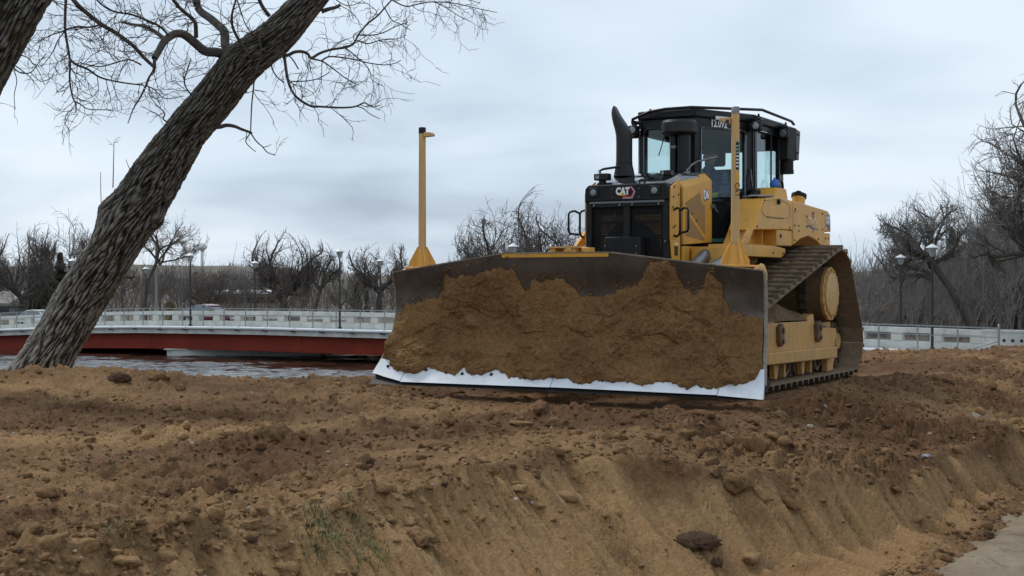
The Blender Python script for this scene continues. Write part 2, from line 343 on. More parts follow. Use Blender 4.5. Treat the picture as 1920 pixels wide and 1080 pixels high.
# ---------------------------------------------------------------- ground
SX, SY = 0.853, -0.522          # unit vector across the bank (towards the road); TX,TY along it
def edge_y(X):
    return np.interp(X, [-14, -8, -5, -2, 2, 6, 12, 30], [15.2, 15.4, 15.9, 16.9, 19.5, 24.0, 26.0, 27.0])
def ground_h(X, Y, fine=True):
    s = SX * X + SY * Y; t = -SY * X + SX * Y
    crest = -4.55 + 0.16 * fbm(t, s * 0 + 3.3, 0.55, 3, 2)
    foot = -2.42 + 0.10 * fbm(t, s * 0 + 9.1, 0.8, 3, 4)
    u = np.clip((s - crest) / (foot - crest), -0.5, 1.25)
    up = np.clip(u, 0, 1)
    far = sstep(8.0, 11.0, t)               # far part of the bank: loose spill above, steeper scraped face below
    uT = np.interp(t, [5.5, 8.0, 8.8, 9.6, 10.5, 13.6, 22], [.03, .04, .38, .62, .70, .80, .80]) + .07 * fbm(t, s * 0 + 5.1, 1.3, 3, 6) * (.4 + .6 * far)
    uT = np.clip(uT, 0.01, .86)
    tau = .87 * X + .50 * Y; sig = .50 * X - .87 * Y
    fu = np.clip(up - uT, 0, 1) / (1 - uT)
    prof = np.where(up < uT, 0.60 * up, 0.60 * uT + (1 - 0.60 * uT) * (0.90 * np.clip(fu / .50, 0, 1) + 0.10 * np.clip((fu - .50) / .50, 0, 1)))
    lip = np.exp(-((u - uT + .02) / .05) ** 2) * (u > -.1)
    slope = sstep(-0.01, 0.07, u - uT) * (1 - sstep(0.90, 1.02, u))
    z = -0.05 + 0.045 * fbm(X, Y, 0.30, 3, 1) - 0.70 * prof - 0.12 * np.clip(u - 1, 0, 0.2) * 5
    z = z + lip * (.03 + .05 * np.clip(fbm(X, Y, 1.6, 3, 2), 0, 1))
    # ground under the machine is flat and packed
    lx = (X - 0.5198) * 0.8704 - (Y - 13.8095) * 0.4924; ly = (X - 0.5198) * 0.4924 + (Y - 13.8095) * 0.8704
    inside = sstep(2.25, 1.6, np.abs(lx)) * sstep(-0.9, -0.3, ly) * sstep(6.6, 5.8, ly)
    pk_ = 1 - 0.75 * inside
    z = z * (1 - inside) + inside * (-0.085)
    # berm at the far left edge, ridges of loose fill
    ey = edge_y(X)
    z = z + 0.17 * np.exp(-((Y - (ey - 0.9)) / 0.75) ** 2) * sstep(-2.2, -5.0, X)
    z = z + 0.05 * np.exp(-((Y - (ey - 0.6)) / 0.5) ** 2) * sstep(0.5, -2.0, X)
    rl = np.interp(X, [-3.5, -1.7, -0.2, 1.6], [9.2, 9.6, 10.7, 11.6])
    rg = np.exp(-((Y - rl) / 0.42) ** 2) * sstep(-2.6, -1.6, X) * sstep(2.2, 0.8, X)
    z = z + rg * (0.05 + 0.06 * np.abs(fbm(X, Y, 2.0, 3, 5)))
    z = z - 0.06 * np.exp(-((Y - 8.3) / 0.9) ** 2 - ((X + 1.9) / 1.4) ** 2)
    # shallow blade-wide pass ahead of the machine
    z = z + 0.04 * sstep(-0.55, -0.15, u) * (1 - sstep(0.0, 0.3, u)) * np.clip(fbm(X, Y, 1.3, 3, 6) + 0.4, 0, 1)
    # fall lines on the scraped face
    g1 = np.abs(NZ[7](tau * 1.7, sig * 0.30)); g2 = np.abs(NZ[8](tau * 4.2 + .4 * NZ[3](X, Y), sig * 0.45)); g3 = np.abs(NZ[9](tau * 11, sig * 0.9))
    z = z + slope * (0.15 * (g1 - .3) + 0.125 * (g2 - .3) + 0.075 * (g3 - .3) + 0.022 * (np.abs(NZ[4](tau * 27, sig * 2)) - .3))
    rough = 1.0 + .45 * np.clip(sstep(-.15, .05, u) * (1 - sstep(0, .05, u - uT)), 0, 1) * far - slope * .80
    road = sstep(1.0, 1.1, u)
    rough = rough * (1 - 0.8 * road)
    if fine:
        patch = np.clip(0.75 + 1.0 * fbm(X, Y, 0.8, 2, 3), 0.35, 1.6)
        lump = 0
        wx = X + 0.05 * fbm(X, Y, 3.0, 2, 6); wy = Y + 0.05 * fbm(X, Y, 3.0, 2, 9)
        for f_, a_, k_ in ((2.6, .055, 1), (6.0, .042, 2), (12.5, .026, 3), (25.0, .013, 5)):
            lump = lump + a_ * (np.abs(NZ[k_](wx * f_ + k_, wy * f_)) * 1.6 - 0.45)
        gouge = -0.045 * np.clip(1 - np.abs(NZ[8](X * 1.1 + 3, Y * 2.6)) * 9, 0, 1) * np.clip(fbm(X, Y, 1.4, 2, 2) + .3, 0, 1)
        z = z + rough * pk_ * (patch * lump + gouge)
        z = z + (0.45 + 0.55 * rough) * pk_ * 0.010 * fbm(X, Y, 30.0, 3, 5, 0.65)
    # drop to the river behind
    d = np.clip(Y - ey, 0, 40)
    z = z - 0.75 * d + 0.25 * np.minimum(d, 0.7)
    return np.maximum(z, -6.0), s, t, u, slope, far, rg
def moist_groove_shade(X, Y, s, t, u, slope, far, rg):
    m = 0.80 + 0.42 * fbm(X, Y, 0.45, 3, 4)
    bandy = np.interp(X, [-5, -3.65, -2.2, -0.5, 1.0], [10.2, 10.1, 10.5, 12.4, 13.0])
    band = np.exp(-((Y - bandy) / (0.55)) ** 2) * sstep(1.2, -0.6, X)
    m = m - 0.70 * band
    m = m - 0.32 * sstep(12.6, 14.2, Y) * sstep(0.0, -3.0, X)
    m = m + 0.30 * rg
    m = m + 0.18 * np.exp(-((Y - 12.5) / 1.6) ** 2) * sstep(-1.0, 0.8, X)
    tau = .87 * X + .50 * Y; sig = .50 * X - .87 * Y
    m = m * (1 - 0.82 * slope) + slope * (0.12 + .34 * NZ[5](tau * 5.5, sig * .5) + .26 * NZ[6](tau * 14, sig * 1.0)) - .06 * far * sstep(.1, .3, u)  # streak tint adds groove shading to the colour, as soft light hides the relief
    m = m - 0.30 * sstep(-0.55, -0.05, u) * (1 - far)
    return m

th_ = (np.linspace(-330, 2330, 940) - 960) / 2600.0        # tangent of the bearing
r0 = 3.2
nr = 580
kk = np.linspace(0, 1, nr)
rad = r0 * (31.0 / r0) ** (kk ** 0.92)
TT, RR = np.meshgrid(th_, rad)
GX = TT * RR; GY = RR.copy()
GZ, s_, t_, u_, sl_, fa_, rg_ = ground_h(GX, GY)
V = np.stack([GX, GY, GZ], -1).reshape(-1, 3)
nc = len(th_)
idx = np.arange(nr * nc).reshape(nr, nc)
F = np.stack([idx[:-1, :-1], idx[:-1, 1:], idx[1:, 1:], idx[1:, :-1]], -1).reshape(-1, 4)
gr = np_mesh('ground', V, F, M['soil'], smooth=True)
at = gr.data.attributes.new('moist', 'FLOAT', 'POINT')
at.data.foreach_set('value', moist_groove_shade(GX, GY, s_, t_, u_, sl_, fa_, rg_).astype(np.float32).ravel())
tag(gr, kind='structure')

# gravel road at the foot of the bank: sheet just above the soil
rdm = mat('compacted_gravel', (0.36, 0.285, 0.19), 0.95, base2=(0.22, 0.16, 0.10), nscale=2.2, base3=(0.17, 0.115, 0.068), n3=6.0, t3=0.53, w3=0.12, bump=0.03, bscale=60, detail=9)
n1_, n2_ = 200, 150
ss = np.linspace(-2.7, 6.0, n2_); tt = np.linspace(0.5, 34, n1_)
S2, T2 = np.meshgrid(ss, tt)
RX = SX * S2 - SY * T2; RY = SY * S2 + SX * T2
RZ = -0.775 + 0.030 * fbm(S2 * 3, T2 * 0.4, 1.0, 3, 2) + 0.016 * fbm(S2, T2, 6, 4, 3) - 0.10 * sstep(-2.45, -2.7, S2)
idx = np.arange(n1_ * n2_).reshape(n1_, n2_)
F = np.stack([idx[:-1, :-1], idx[:-1, 1:], idx[1:, 1:], idx[1:, :-1]], -1).reshape(-1, 4)
rd = np_mesh('gravel_road', np.stack([RX, RY, RZ], -1).reshape(-1, 3), F[:, ::-1], rdm, smooth=True)
tag(rd, kind='structure')

# ---------------------------------------------------------------- clods and stones
def ico(sub):
    import bmesh
    bm = bmesh.new(); bmesh.ops.create_icosphere(bm, subdivisions=sub, radius=1.0)
    v = np.array([x.co[:] for x in bm.verts]); f = np.array([[x.index for x in q.verts] for q in bm.faces]); bm.free(); return v, f
def lumps(rs, pos, size, sub, flat=0.7):
    v, f = ico(sub); n = len(pos); k = len(v)
    ph = rs.rand(n, 1, 3) * 50
    q = v[None] * 1.0
    dsp = 1 + 0.28 * np.sin(q[..., 0] * 3.1 + ph[..., 0]) * np.cos(q[..., 1] * 2.7 + ph[..., 1]) + 0.16 * np.sin(q[..., 2] * 6.3 + ph[..., 2]) + 0.42 * (rs.rand(n, k) - 0.5)
    P = q * dsp[..., None]
    sc = np.stack([0.8 + 0.6 * rs.rand(n), 0.8 + 0.5 * rs.rand(n), flat * (0.7 + 0.6 * rs.rand(n))], -1)
    P = P * sc[:, None]
    a = rs.rand(n) * 6.283; ti = (rs.rand(n) - 0.5) * 1.0
    x, y, z = P[..., 0], P[..., 1], P[..., 2]
    c, s = np.cos(ti)[:, None], np.sin(ti)[:, None]; y, z = y * c - z * s, y * s + z * c
    c, s = np.cos(a)[:, None], np.sin(a)[:, None]; x, y = x * c - y * s, x * s + y * c
    P = np.stack([x, y, z], -1) * size[:, None, None] + pos[:, None]
    return P.reshape(-1, 3), (f[None] + (np.arange(n) * k)[:, None, None]).reshape(-1, 3)
rs = np.random.RandomState(5)
def scatter(n, smin, smax, power, sub, name, matn, label, dens):
    uu = rs.rand(n * 5) * 2200 - 140; q = rs.rand(n * 5)
    Y = 4.6 * (25.0 / 4.6) ** (q ** 1.15); X = (uu - 960) / 2600 * Y
    h, s, t, u, sl, fa, rg = ground_h(X, Y, True)
    keep = np.nonzero(rs.rand(n * 5) < dens(X, Y, u, sl, fa, rg))[0][:n]
    X, Y, h = X[keep], Y[keep], h[keep]
    size = smin * (smax / smin) ** (rs.rand(len(X)) ** power)
    pos = np.stack([X, Y, h + size * 0.05], -1)
    V, F = lumps(rs, pos, size, sub)
    o = np_mesh(name, V, F, M[matn], smooth=False)
    if matn == 'clod':
        k = len(V) // len(X); mo = np.repeat(np.clip(moist_groove_shade(X, Y, s[keep], t[keep], u[keep], sl[keep], fa[keep], rg[keep]) - .05, 0, 1), k)
        at = o.data.attributes.new('moist', 'FLOAT', 'POINT'); at.data.foreach_set('value', mo.astype(np.float32))
    tag(o, label, 'soil', kind='stuff'); return o
def d1(X, Y, u, sl, fa, rg):
    p = 0.30 + 0.5 * np.clip(fbm(X, Y, 0.7, 3, 7), 0, 1) + 0.6 * rg
    p = p * (1 - 0.85 * sl)
    p = p + 0.9 * np.exp(-((u - 0.03) / 0.10) ** 2) + 0.8 * np.exp(-((u - 0.97) / 0.07) ** 2) + 1.1 * (1 - sl) * fa * (u > 0)
    return np.where(u > 1.08, 0.03 + 0.25 * np.exp(-((u - 1.08) / .1) ** 2), p)
scatter(13000, 0.008, 0.022, 1.6, 1, 'soil_crumbs', 'clod', 'small tan crumbs of soil scattered over the graded bank', d1)
scatter(2500, 0.015, 0.058, 2.4, 2, 'soil_lumps', 'clod', 'fist sized tan lumps of soil lying along the bank crest and foot', d1)
scatter(380, 0.008, 0.028, 2.2, 1, 'dark_soil_lumps', 'clod_dark', 'dark moist lumps of soil mixed into the graded fill', d1)
scatter(420, 0.007, 0.022, 2.2, 1, 'pale_pebbles', 'stone_pale', 'pale pebbles dotted over the brown soil', d1)

def ray_ground(u, v):
    Y = np.linspace(4.2, 30, 6000); X = (u - 960) / 2600 * Y; z = CAM_H - (v - 531) / 2600 * Y
    h = ground_h(X, Y, True)[0]
    i = int(np.argmax(z < h)); return float(X[i]), float(Y[i]), float(h[i])
def big_clod(name, label, cat, u, v, size, mt='clod_big', sq=(1, 1, .7), seed=0, rot=0, tilt=0, ang=False, sink=0.45):
    X, Y, h = ray_ground(u, v)
    vv, ff = ico(4 if not ang else 3)
    r = np.random.RandomState(seed + 11)
    if ang:          # broken slab: clip a ball by random planes
        for k in range(16):
            n = r.randn(3); n /= np.linalg.norm(n); dd = 0.50 + 0.3 * r.rand()
            pr = vv @ n; ex = np.clip(pr - dd, 0, None); vv = vv - ex[:, None] * n[None]
    o1, o2 = r.rand(2) * 40
    dsp = 0.34 * fbm(vv[:, 0] + vv[:, 2] * .7, vv[:, 1] - vv[:, 2] * .6 + o1, 1.3, 5, 2, 0.6) + 0.22 * np.abs(fbm(vv[:, 2] + o2, vv[:, 0] + vv[:, 1], 4, 3, 4, .65))
    vv = vv * (1 + dsp * (0.5 if ang else 1.0))[:, None] * np.array(sq)[None] * size
    o = np_mesh(name, vv, ff, M[mt], smooth=not ang)
    o.location = (X, Y, h + size * sq[2] * (1 - 2 * sink) * 0.6); o.rotation_euler = (R(tilt), R(tilt * 0.4), R(rot))
    return tag(o, label, cat)
big_clod('soil_slab', 'largest broken slab of dark brown soil tilted on the slope below the blade corner', 'soil slab', 1420, 842, 0.115, 'clod_big', (1.5, 0.8, .75), 1, -38, 22, True, 0.15)
big_clod('soil_clod', 'rounded brown clod perched just left of the largest tilted soil slab', 'clod', 1366, 826, 0.075, 'clod_big', (1.1, .9, .8), 2, 20, 5, True)
big_clod('soil_clod', 'big reddish clod with a dark hollow on its left side, above the scraped face', 'clod', 1382, 908, 0.085, 'clod_big', (1.15, .9, .85), 3, -20, 10, False)
big_clod('soil_clod', 'big brown clod directly right of the reddish clod with the dark hollow', 'clod', 1425, 932, 0.080, 'clod_big', (1.2, .9, .75), 4, -35, 16, True)
big_clod('soil_slab', 'long tan slab of soil sliding downhill right of the two big clods', 'soil slab', 1475, 945, 0.085, 'clod_big', (1.5, .7, .5), 5, -50, 15, True, 0.35)
big_clod('soil_clod', 'small black lump stuck in the dark hollow left of the reddish clod', 'clod', 1345, 893, 0.035, 'clod_dark', (1, 1, 1.1), 6, 0, 0, True, 0.35)
big_clod('soil_clod', 'crumbling dark grey clod stranded low on the smooth scraped slope', 'clod', 1300, 1015, 0.105, 'clod_dark', (1.35, .9, .5), 7, -30, 12, False, 0.55)
big_clod('soil_clod', 'small dark lump under the crumbling grey clod on the scraped slope', 'clod', 1344, 1058, 0.032, 'clod_dark', (1, 1, 1), 8, 0, 0, False)
big_clod('stone', 'pale angular stone on the right part of the rough bank', 'stone', 1832, 782, 0.060, 'stone_pale', (1.1, .8, .8), 9, 20, 10, True)
big_clod('stone', 'round tan stone just below the front corner of the track on the slope', 'stone', 1462, 781, 0.050, 'clod_big', (1.2, .9, .8), 10, 20, 10, False)
big_clod('stone', 'pinkish pebble lying right of the round tan stone near the track', 'stone', 1519, 801, 0.026, 'stone_pale', (1.2, 1, .8), 11, 50, 10, False)
big_clod('stone', 'flat bluish pebble alone halfway down the right bank', 'stone', 1738, 857, 0.028, 'rag', (1.3, .9, .5), 12, 10, 5, False)
big_clod('stone', 'brown stone alone on the gravel road at the lower right', 'stone', 1853, 1007, 0.032, 'clod_dark', (1.3, .9, .8), 13, 0, 0, False, 0.1)
big_clod('stone', 'dark stone on the bank edge against the water, just right of the oak foot', 'stone', 226, 713, 0.075, 'clod_dark', (1.4, .8, .75), 14, 0, 0, False, 0.1)
big_clod('stone', 'round tan stone on the bank edge against the water, left of the red girder pier', 'stone', 295, 712, 0.060, 'clod_big', (1.2, .8, .8), 15, 30, 0, False, 0.1)
big_clod('soil_clod', 'dark flat clod in the middle of the graded surface in front of the blade', 'clod', 818, 838, 0.10, 'clod_big', (1.6, .8, .4), 16, -10, 8, True, .35)
big_clod('soil_clod', 'curled dark clod right of the flat clod, under the centre of the blade', 'clod', 1040, 797, 0.075, 'clod_big', (1.3, .7, .6), 17, 15, 10, True, .3)
big_clod('soil_clod', 'thin dark slab of soil left of the curled clod in front of the blade', 'clod', 972, 795, 0.070, 'clod_big', (1.7, .6, .4), 18, -25, 8, True, .35)
big_clod('soil_clod', 'pointed brown clod on the graded surface right of the curled clod', 'clod', 1145, 823, 0.070, 'clod_big', (1.4, .7, .6), 19, -25, 8, True, .3)
big_clod('soil_clod', 'peaked clod on top of the loose ridge at the left centre of the ground', 'clod', 508, 822, 0.095, 'clod_big', (1.3, .9, .9), 20, -15, 8, False, .35)
big_clod('soil_clod', 'long rounded tan clod at the near edge of the bank, right of the grass tufts', 'clod', 775, 1012, 0.085, 'clod_big', (1.5, .75, .5), 21, -30, 14, False, .35)
big_clod('soil_clod', 'pointed dark chip of soil on the graded surface above the grass tufts', 'clod', 693, 872, 0.040, 'clod_dark', (1.1, .6, .9), 22, 0, 10, True, .2)

# grass tufts half buried in the fill
def tufts(name, label, spots, seed):
    r = np.random.RandomState(seed); vs = []; fs = []
    for (u, v, n, spread, hgt) in spots:
        X, Y, h = ray_ground(u, v)
        for k in range(n):
            x = X + r.randn() * spread; y = Y + r.randn() * spread * 1.2
            z = float(ground_h(np.array([x]), np.array([y]), True)[0][0]); a = r.rand() * 6.28; L = hgt * (0.4 + r.rand()); wd = 0.0022
            dx_, dy_ = math.cos(a), math.sin(a); b = len(vs)
            px_, py_ = -dy_ * wd, dx_ * wd
            l1, l2 = 0.35 * L, 0.95 * L
            vs += [(x - px_, y - py_, z), (x + px_, y + py_, z), (x + dx_ * l1 * .5 + px_ * .8, y + dy_ * l1 * .5 + py_ * .8, z + .55 * L), (x + dx_ * l1 * .5 - px_ * .8, y + dy_ * l1 * .5 - py_ * .8, z + .55 * L), (x + dx_ * l2, y + dy_ * l2, z + (.3 + .5 * r.rand()) * L)]
            fs += [(b, b + 1, b + 2), (b, b + 2, b + 3), (b + 3, b + 2, b + 4)]
    o = np_mesh(name, vs, fs, M['grass']); return tag(o, label, 'grass', kind='stuff')
tufts('grass_tufts', 'short green and straw coloured grass half buried at the near edge of the bank', [(605, 985, 130, .05, .055), (600, 1020, 120, .045, .05), (665, 1032, 170, .075, .045), (700, 1030, 120, .05, .04), (670, 985, 60, .04, .05), (655, 940, 40, .04, .04), (240, 998, 70, .06, .04), (225, 868, 40, .05, .04), (150, 905, 30, .05, .035)], 3)

# ---------------------------------------------------------------- river, far land, hill
WZ = -3.96
def sheet(name, X, Y, Z, m, smooth=True):
    a, b = X.shape; idx = np.arange(a * b).reshape(a, b)
    F = np.stack([idx[:-1, :-1], idx[:-1, 1:], idx[1:, 1:], idx[1:, :-1]], -1).reshape(-1, 4)
    o = np_mesh(name, np.stack([X, Y, Z], -1).reshape(-1, 3), F, m, smooth=smooth); return tag(o, kind='structure')
wm = bpy.data.materials.new('river_water'); wm.use_nodes = True
b = wm.node_tree.nodes['Principled BSDF']; b.inputs['Base Color'].default_value = (0.035, 0.020, 0.013, 1); b.inputs['Roughness'].default_value = 0.07; b.inputs['IOR'].default_value = 1.4
def wave(X, Y):
    amp = np.clip(1.0 + 1.7 * fbm(X * .28, Y * 1.1, 0.16, 3, 4) + .9 * sstep(94, 82, Y), .08, 2.2)
    return WZ + amp * (0.042 * fbm(X * .45, Y * 1.2, 1.15, 3, 2, .6) + .03 * NZ[6](X * .12, Y * .3))
X, Y = np.meshgrid(np.arange(-66, 12, .34), np.concatenate([np.arange(62, 112, .11), np.arange(112, 135, .5)]))
wt = sheet('river', X, Y, wave(X, Y), wm)
X, Y = np.meshgrid(np.linspace(-140, 60, 90), np.linspace(15, 61.99, 90))
sheet('near_river', X, Y, X * 0 + WZ, wm)
X, Y = np.meshgrid(np.linspace(-200, -66.01, 20), np.linspace(62, 190, 20)); sheet('far_river', X, Y, X * 0 + WZ, wm)

def land_h(X, Y):
    sh = 107 - 0.42 * (X + 13) + 2.5 * fbm(X, Y * 0, 0.05, 3, 3)
    a = sstep(0, 7, Y - sh) * (X < 4) 
    rb = 8 + 0.10 * (Y - 40) + 1.5 * fbm(Y, Y * 0, 0.08, 2, 5)
    c = sstep(-1.5, 5, X - rb)
    k = np.maximum(a, c)
    return -6 + k * 3.6 + k * 0.25 * fbm(X, Y, 0.15, 4, 2)
X, Y = np.meshgrid(np.linspace(-170, 170, 130), np.linspace(28, 330, 130))
sheet('far_bank_land', X, Y, land_h(X, Y), M['land'])
# hill on the horizon
X, Y = np.meshgrid(np.linspace(-700, 800, 240), np.linspace(300, 1400, 70))
a = np.arctan2(X, Y) * 2600
ridge = np.interp(X / Y * 2600 + 960, [-600, 300, 420, 560, 700, 900, 1600, 1800, 2400], [6, 7.2, 7.0, 5.6, 3.0, 2.4, 4, 10, 14])
Z = -3.0 + (ridge + 3.6) * sstep(340, 520, Y) + 0.9 * fbm(X, Y, 0.02, 4, 4) * sstep(340, 420, Y) + 0.004 * (Y - 520) * (Y > 520)
sheet('hill', X, Y, Z, M['hill'])
X, Y = np.meshgrid(np.linspace(-3500, 3500, 8), np.linspace(-600, 4500, 8))
sheet('plain', X, Y, X * 0 - 6.2, M['land'])

# ---------------------------------------------------------------- trees: vectorised branching
def grow(starts, dirs, lens, rads, levels, rs, nch=(5, 5, 4), seg=4, curl=0.22, up=0.0, ratio=0.55, spread=0.9, rratio=0.5, taper=0.55, tmin=0.25, rmin=0.003, flat=None):
    out = []
    P, D, Ln, Rd = [np.asarray(a, float) for a in (starts, dirs, lens, rads)]
    seg0 = seg
    for lv in range(levels):
        n = len(P); seg = seg0 if lv < 2 else 2 if lv == levels - 1 else max(seg0 - 1, 2)
        D = D / np.linalg.norm(D, axis=1, keepdims=True)
        pts = [P]; dd = [D]; p = P; d = D
        for k in range(seg):
            d = d + curl * rs.randn(n, 3) * (1 if flat is None else np.array(flat)); d[:, 2] += up / seg; d /= np.linalg.norm(d, axis=1, keepdims=True)
            p = p + d * (Ln / seg)[:, None]; pts.append(p); dd.append(d)
        for k in range(seg):
            ra = Rd * (1 - (1 - taper) * k / seg); rb = Rd * (1 - (1 - taper) * (k + 1) / seg)
            out.append(np.concatenate([pts[k], pts[k + 1], ra[:, None], rb[:, None]], 1))
        if lv == levels - 1: break
        m = nch[min(lv, len(nch) - 1)]
        NP = []; ND = []; NL = []; NR = []
        pts = np.stack(pts); dd = np.stack(dd)
        for c in range(m):
            tt = np.full(n, 0.999) if c == 0 else tmin + (0.97 - tmin) * (c - rs.rand(n)) / max(m - 1, 1)
            f = tt * seg; i = np.minimum(f.astype(int), seg - 1); fr = (f - i)[:, None]
            ar = np.arange(n)
            q = pts[i, ar] * (1 - fr) + pts[i + 1, ar] * fr; dq = dd[i + 1, ar]
            rnd = rs.randn(n, 3) * (1 if flat is None else np.array(flat)); rnd -= (rnd * dq).sum(1, keepdims=True) * dq; rnd /= np.linalg.norm(rnd, axis=1, keepdims=True) + 1e-9
            sp = spread * (0.35 if c == 0 else 1) * (0.6 + 0.7 * rs.rand(n))
            nd = dq + rnd * sp[:, None]
            NP.append(q); ND.append(nd); NL.append(Ln * ratio * (0.65 + 0.6 * rs.rand(n)) * (1.15 if c == 0 else 1.15 - 0.45 * tt)); NR.append(np.maximum(Rd * (taper if c == 0 else rratio * (1 - (1 - taper) * tt)), rmin))
        P = np.concatenate(NP); D = np.concatenate(ND); Ln = np.concatenate(NL); Rd = np.concatenate(NR)
    return np.concatenate(out)
def segs_mesh(name, S, m, parent=None, sides=3, smooth=True):
    n = len(S); p0 = S[:, :3]; p1 = S[:, 3:6]; d = p1 - p0; d /= np.linalg.norm(d, axis=1, keepdims=True) + 1e-9
    ref = np.where(np.abs(d[:, 2:3]) > 0.9, np.array([[1., 0, 0]]), np.array([[0, 0, 1.]]))
    u = np.cross(d, ref); u /= np.linalg.norm(u, axis=1, keepdims=True) + 1e-9; v = np.cross(d, u)
    a = np.arange(sides) * 2 * np.pi / sides
    ring = np.cos(a)[None, :, None] * u[:, None] + np.sin(a)[None, :, None] * v[:, None]
    A = p0[:, None] + ring * S[:, 6][:, None, None]; B = p1[:, None] + ring * S[:, 7][:, None, None]
    V = np.concatenate([A, B], 1).reshape(-1, 3)
    i = np.arange(sides); j = (i + 1) % sides
    f = np.stack([i, j, j + sides, i + sides], 1)
    F = (f[None] + (np.arange(n) * 2 * sides)[:, None, None]).reshape(-1, 4)
    return np_mesh(name, V, F, m, parent, smooth=smooth)
def split(S, thr): 
    big = S[:, 6] >= thr; return S[big], S[~big]

def bare_tree(seed, H, lean=(0, 0), nl=6, levels=5, r=0.30, nch=(6, 5, 4, 3), spreadv=0.85, fork=0.28, up=0.10, bark='bark_far', twig='twig_far', rmin=0.016, limb_len=0.42, ratio=0.64, W=None, cx=0.0, prune=1.0):
    """bare deciduous tree of height H about the origin: returns Empty with trunk and crown"""
    rs = np.random.RandomState(seed)
    n = 5; pts = [np.array([0, 0, -0.6])]; hh = H * fork
    for k in range(n):
        t = (k + 1) / n; pts.append(np.array([lean[0] * hh * t + rs.randn() * .06, lean[1] * hh * t + rs.randn() * .06, hh * t]))
    S = [np.array([[*pts[k], *pts[k + 1], r * (1.25 - .1 * k), r * (1.25 - .1 * (k + 1))]]) for k in range(n)]
    top = pts[-1]
    st = []; dr = []; ln = []; rd = []
    for k in range(nl):
        a = 2 * math.pi * (k + rs.rand() * .6) / nl; el_ = 0.30 + 0.85 * rs.rand()
        st.append(top - np.array([0, 0, rs.rand() * hh * .25])); dr.append([math.cos(a) * math.cos(el_) + lean[0] * .7, math.sin(a) * math.cos(el_) + lean[1] * .7, math.sin(el_)])
        ln.append(H * limb_len * (0.65 + 0.35 * rs.rand())); rd.append(r * (0.50 + 0.25 * rs.rand()))
    G = grow(st, dr, ln, rd, levels, rs, nch=nch, up=up, spread=spreadv, ratio=ratio, rmin=rmin, curl=0.2)
    # the crown keeps a rounded, slightly lobed outline: outer twigs end there
    W = W or H * .85; z0_ = H * fork * .55; rz_ = (H - z0_) / 2; cc = np.array([lean[0] * hh * 1.2 + cx, lean[1] * hh, z0_ + rz_])
    ax_ = np.array([W / 2, W / 2, rz_]) * .95
    def squeeze(P):
        q_ = (P - cc) / ax_; n_ = np.linalg.norm(q_, axis=1) + 1e-9; f_ = np.where(n_ < .6, n_, .6 + .5 * np.tanh((n_ - .6) / .8)); w_ = np.maximum(sstep(-.95, -.3, q_[:, 2]), sstep(.5, 1.0, np.linalg.norm(q_[:, :2], axis=1))); f_ = n_ * (1 - w_) + f_ * w_; return cc + q_ * (f_ / n_)[:, None] * ax_
    G[:, 0:3] = squeeze(G[:, 0:3]); G[:, 3:6] = squeeze(G[:, 3:6])
    S = np.concatenate(S + [G])
    a, b_ = split(S, r * 0.16)
    e = empty('bare_tree')
    segs_mesh('trunk', a, M[bark], e, sides=6); segs_mesh('crown', b_, M[twig], e, sides=3)
    return e
def place(e, u, Y, z, rz=0, sc=1.0, label=None, group=None, new=True, sxy=None, cat='tree'):
    o = copy_tree(e) if new else e
    o.location = ((u - 960) / 2600 * Y, Y, z); o.rotation_euler = (0, 0, rz); o.scale = (sc * (sxy or 1), sc * (sxy or 1), sc)
    return tag(o, label, cat, group)
def top_to_h(v, Y, z): return CAM_H - (v - 531) * Y / 2600 - z

# big recognisable trees across the river (u, top v, depth)
def bt(seed, u, vt, Y, z, label, **k):
    H = top_to_h(vt, Y, z); e = bare_tree(seed, H, **k); return place(e, u, Y, z, label=label, new=False)
bt(31, 40, 362, 122, -2.6, 'dark bare tree with twisting limbs at the far left, nearest the left edge', nl=7, r=.32, fork=.22, lean=(.05, 0), nch=(7, 6, 4, 3), W=6.2, limb_len=0.43)
bt(32, 112, 362, 126, -2.6, 'dark bare tree standing between the leftmost tree and the leaning trunk', nl=6, r=.28, fork=.30, nch=(7, 6, 4, 3), W=5.6, limb_len=0.43)
bt(33, 535, 408, 138, -2.6, 'broad dark bare tree rising above the bridge right of the maroon car', nl=9, r=.42, fork=.22, lean=(-.12, 0), nch=(8, 5, 4, 4), limb_len=0.38, W=9.0)
bt(34, 588, 446, 136, -2.6, 'smaller dark bare tree leaning right beside the broad one above the bridge', nl=6, r=.22, fork=.42, lean=(.20, 0), nch=(6, 5, 4, 3), limb_len=0.35, W=4.4)
bt(35, 712, 436, 140, -2.6, 'spreading bare tree just left of the blade and its left post', nl=7, r=.36, fork=.38, nch=(7, 5, 4, 3), limb_len=0.41, W=6.8)
bt(36, 930, 352, 98, -2.8, 'bare vase shaped tree behind the blade, left one of two', nl=9, r=.24, fork=.20, nch=(8, 6, 4, 3), W=6.6, limb_len=0.52, rmin=.014)
bt(37, 1030, 345, 100, -2.8, 'bare vase shaped tree behind the blade, next to the machine grille', nl=9, r=.26, fork=.20, nch=(8, 6, 4, 3), W=6.4, limb_len=0.52, rmin=.014)
bt(38, 1100, 385, 104, -2.8, 'lower bare tree half hidden behind the black grille of the machine', nl=7, r=.2, fork=.25, levels=4, nch=(7, 5, 4), W=4.5)
bt(39, 392, 482, 150, -2.6, 'low dark bare tree behind the maroon car', nl=8, r=.22, fork=.18, nch=(7, 5, 4, 3), W=6.5, limb_len=0.49)
bt(40, 258, 340, 118, -2.7, 'slender bare tree leaning right behind the big oak trunk', nl=7, r=.17, fork=.55, lean=(.26, 0), nch=(6, 5, 4, 3), up=.0, limb_len=0.26, twig='twig_grey', W=8.0, rmin=.014)
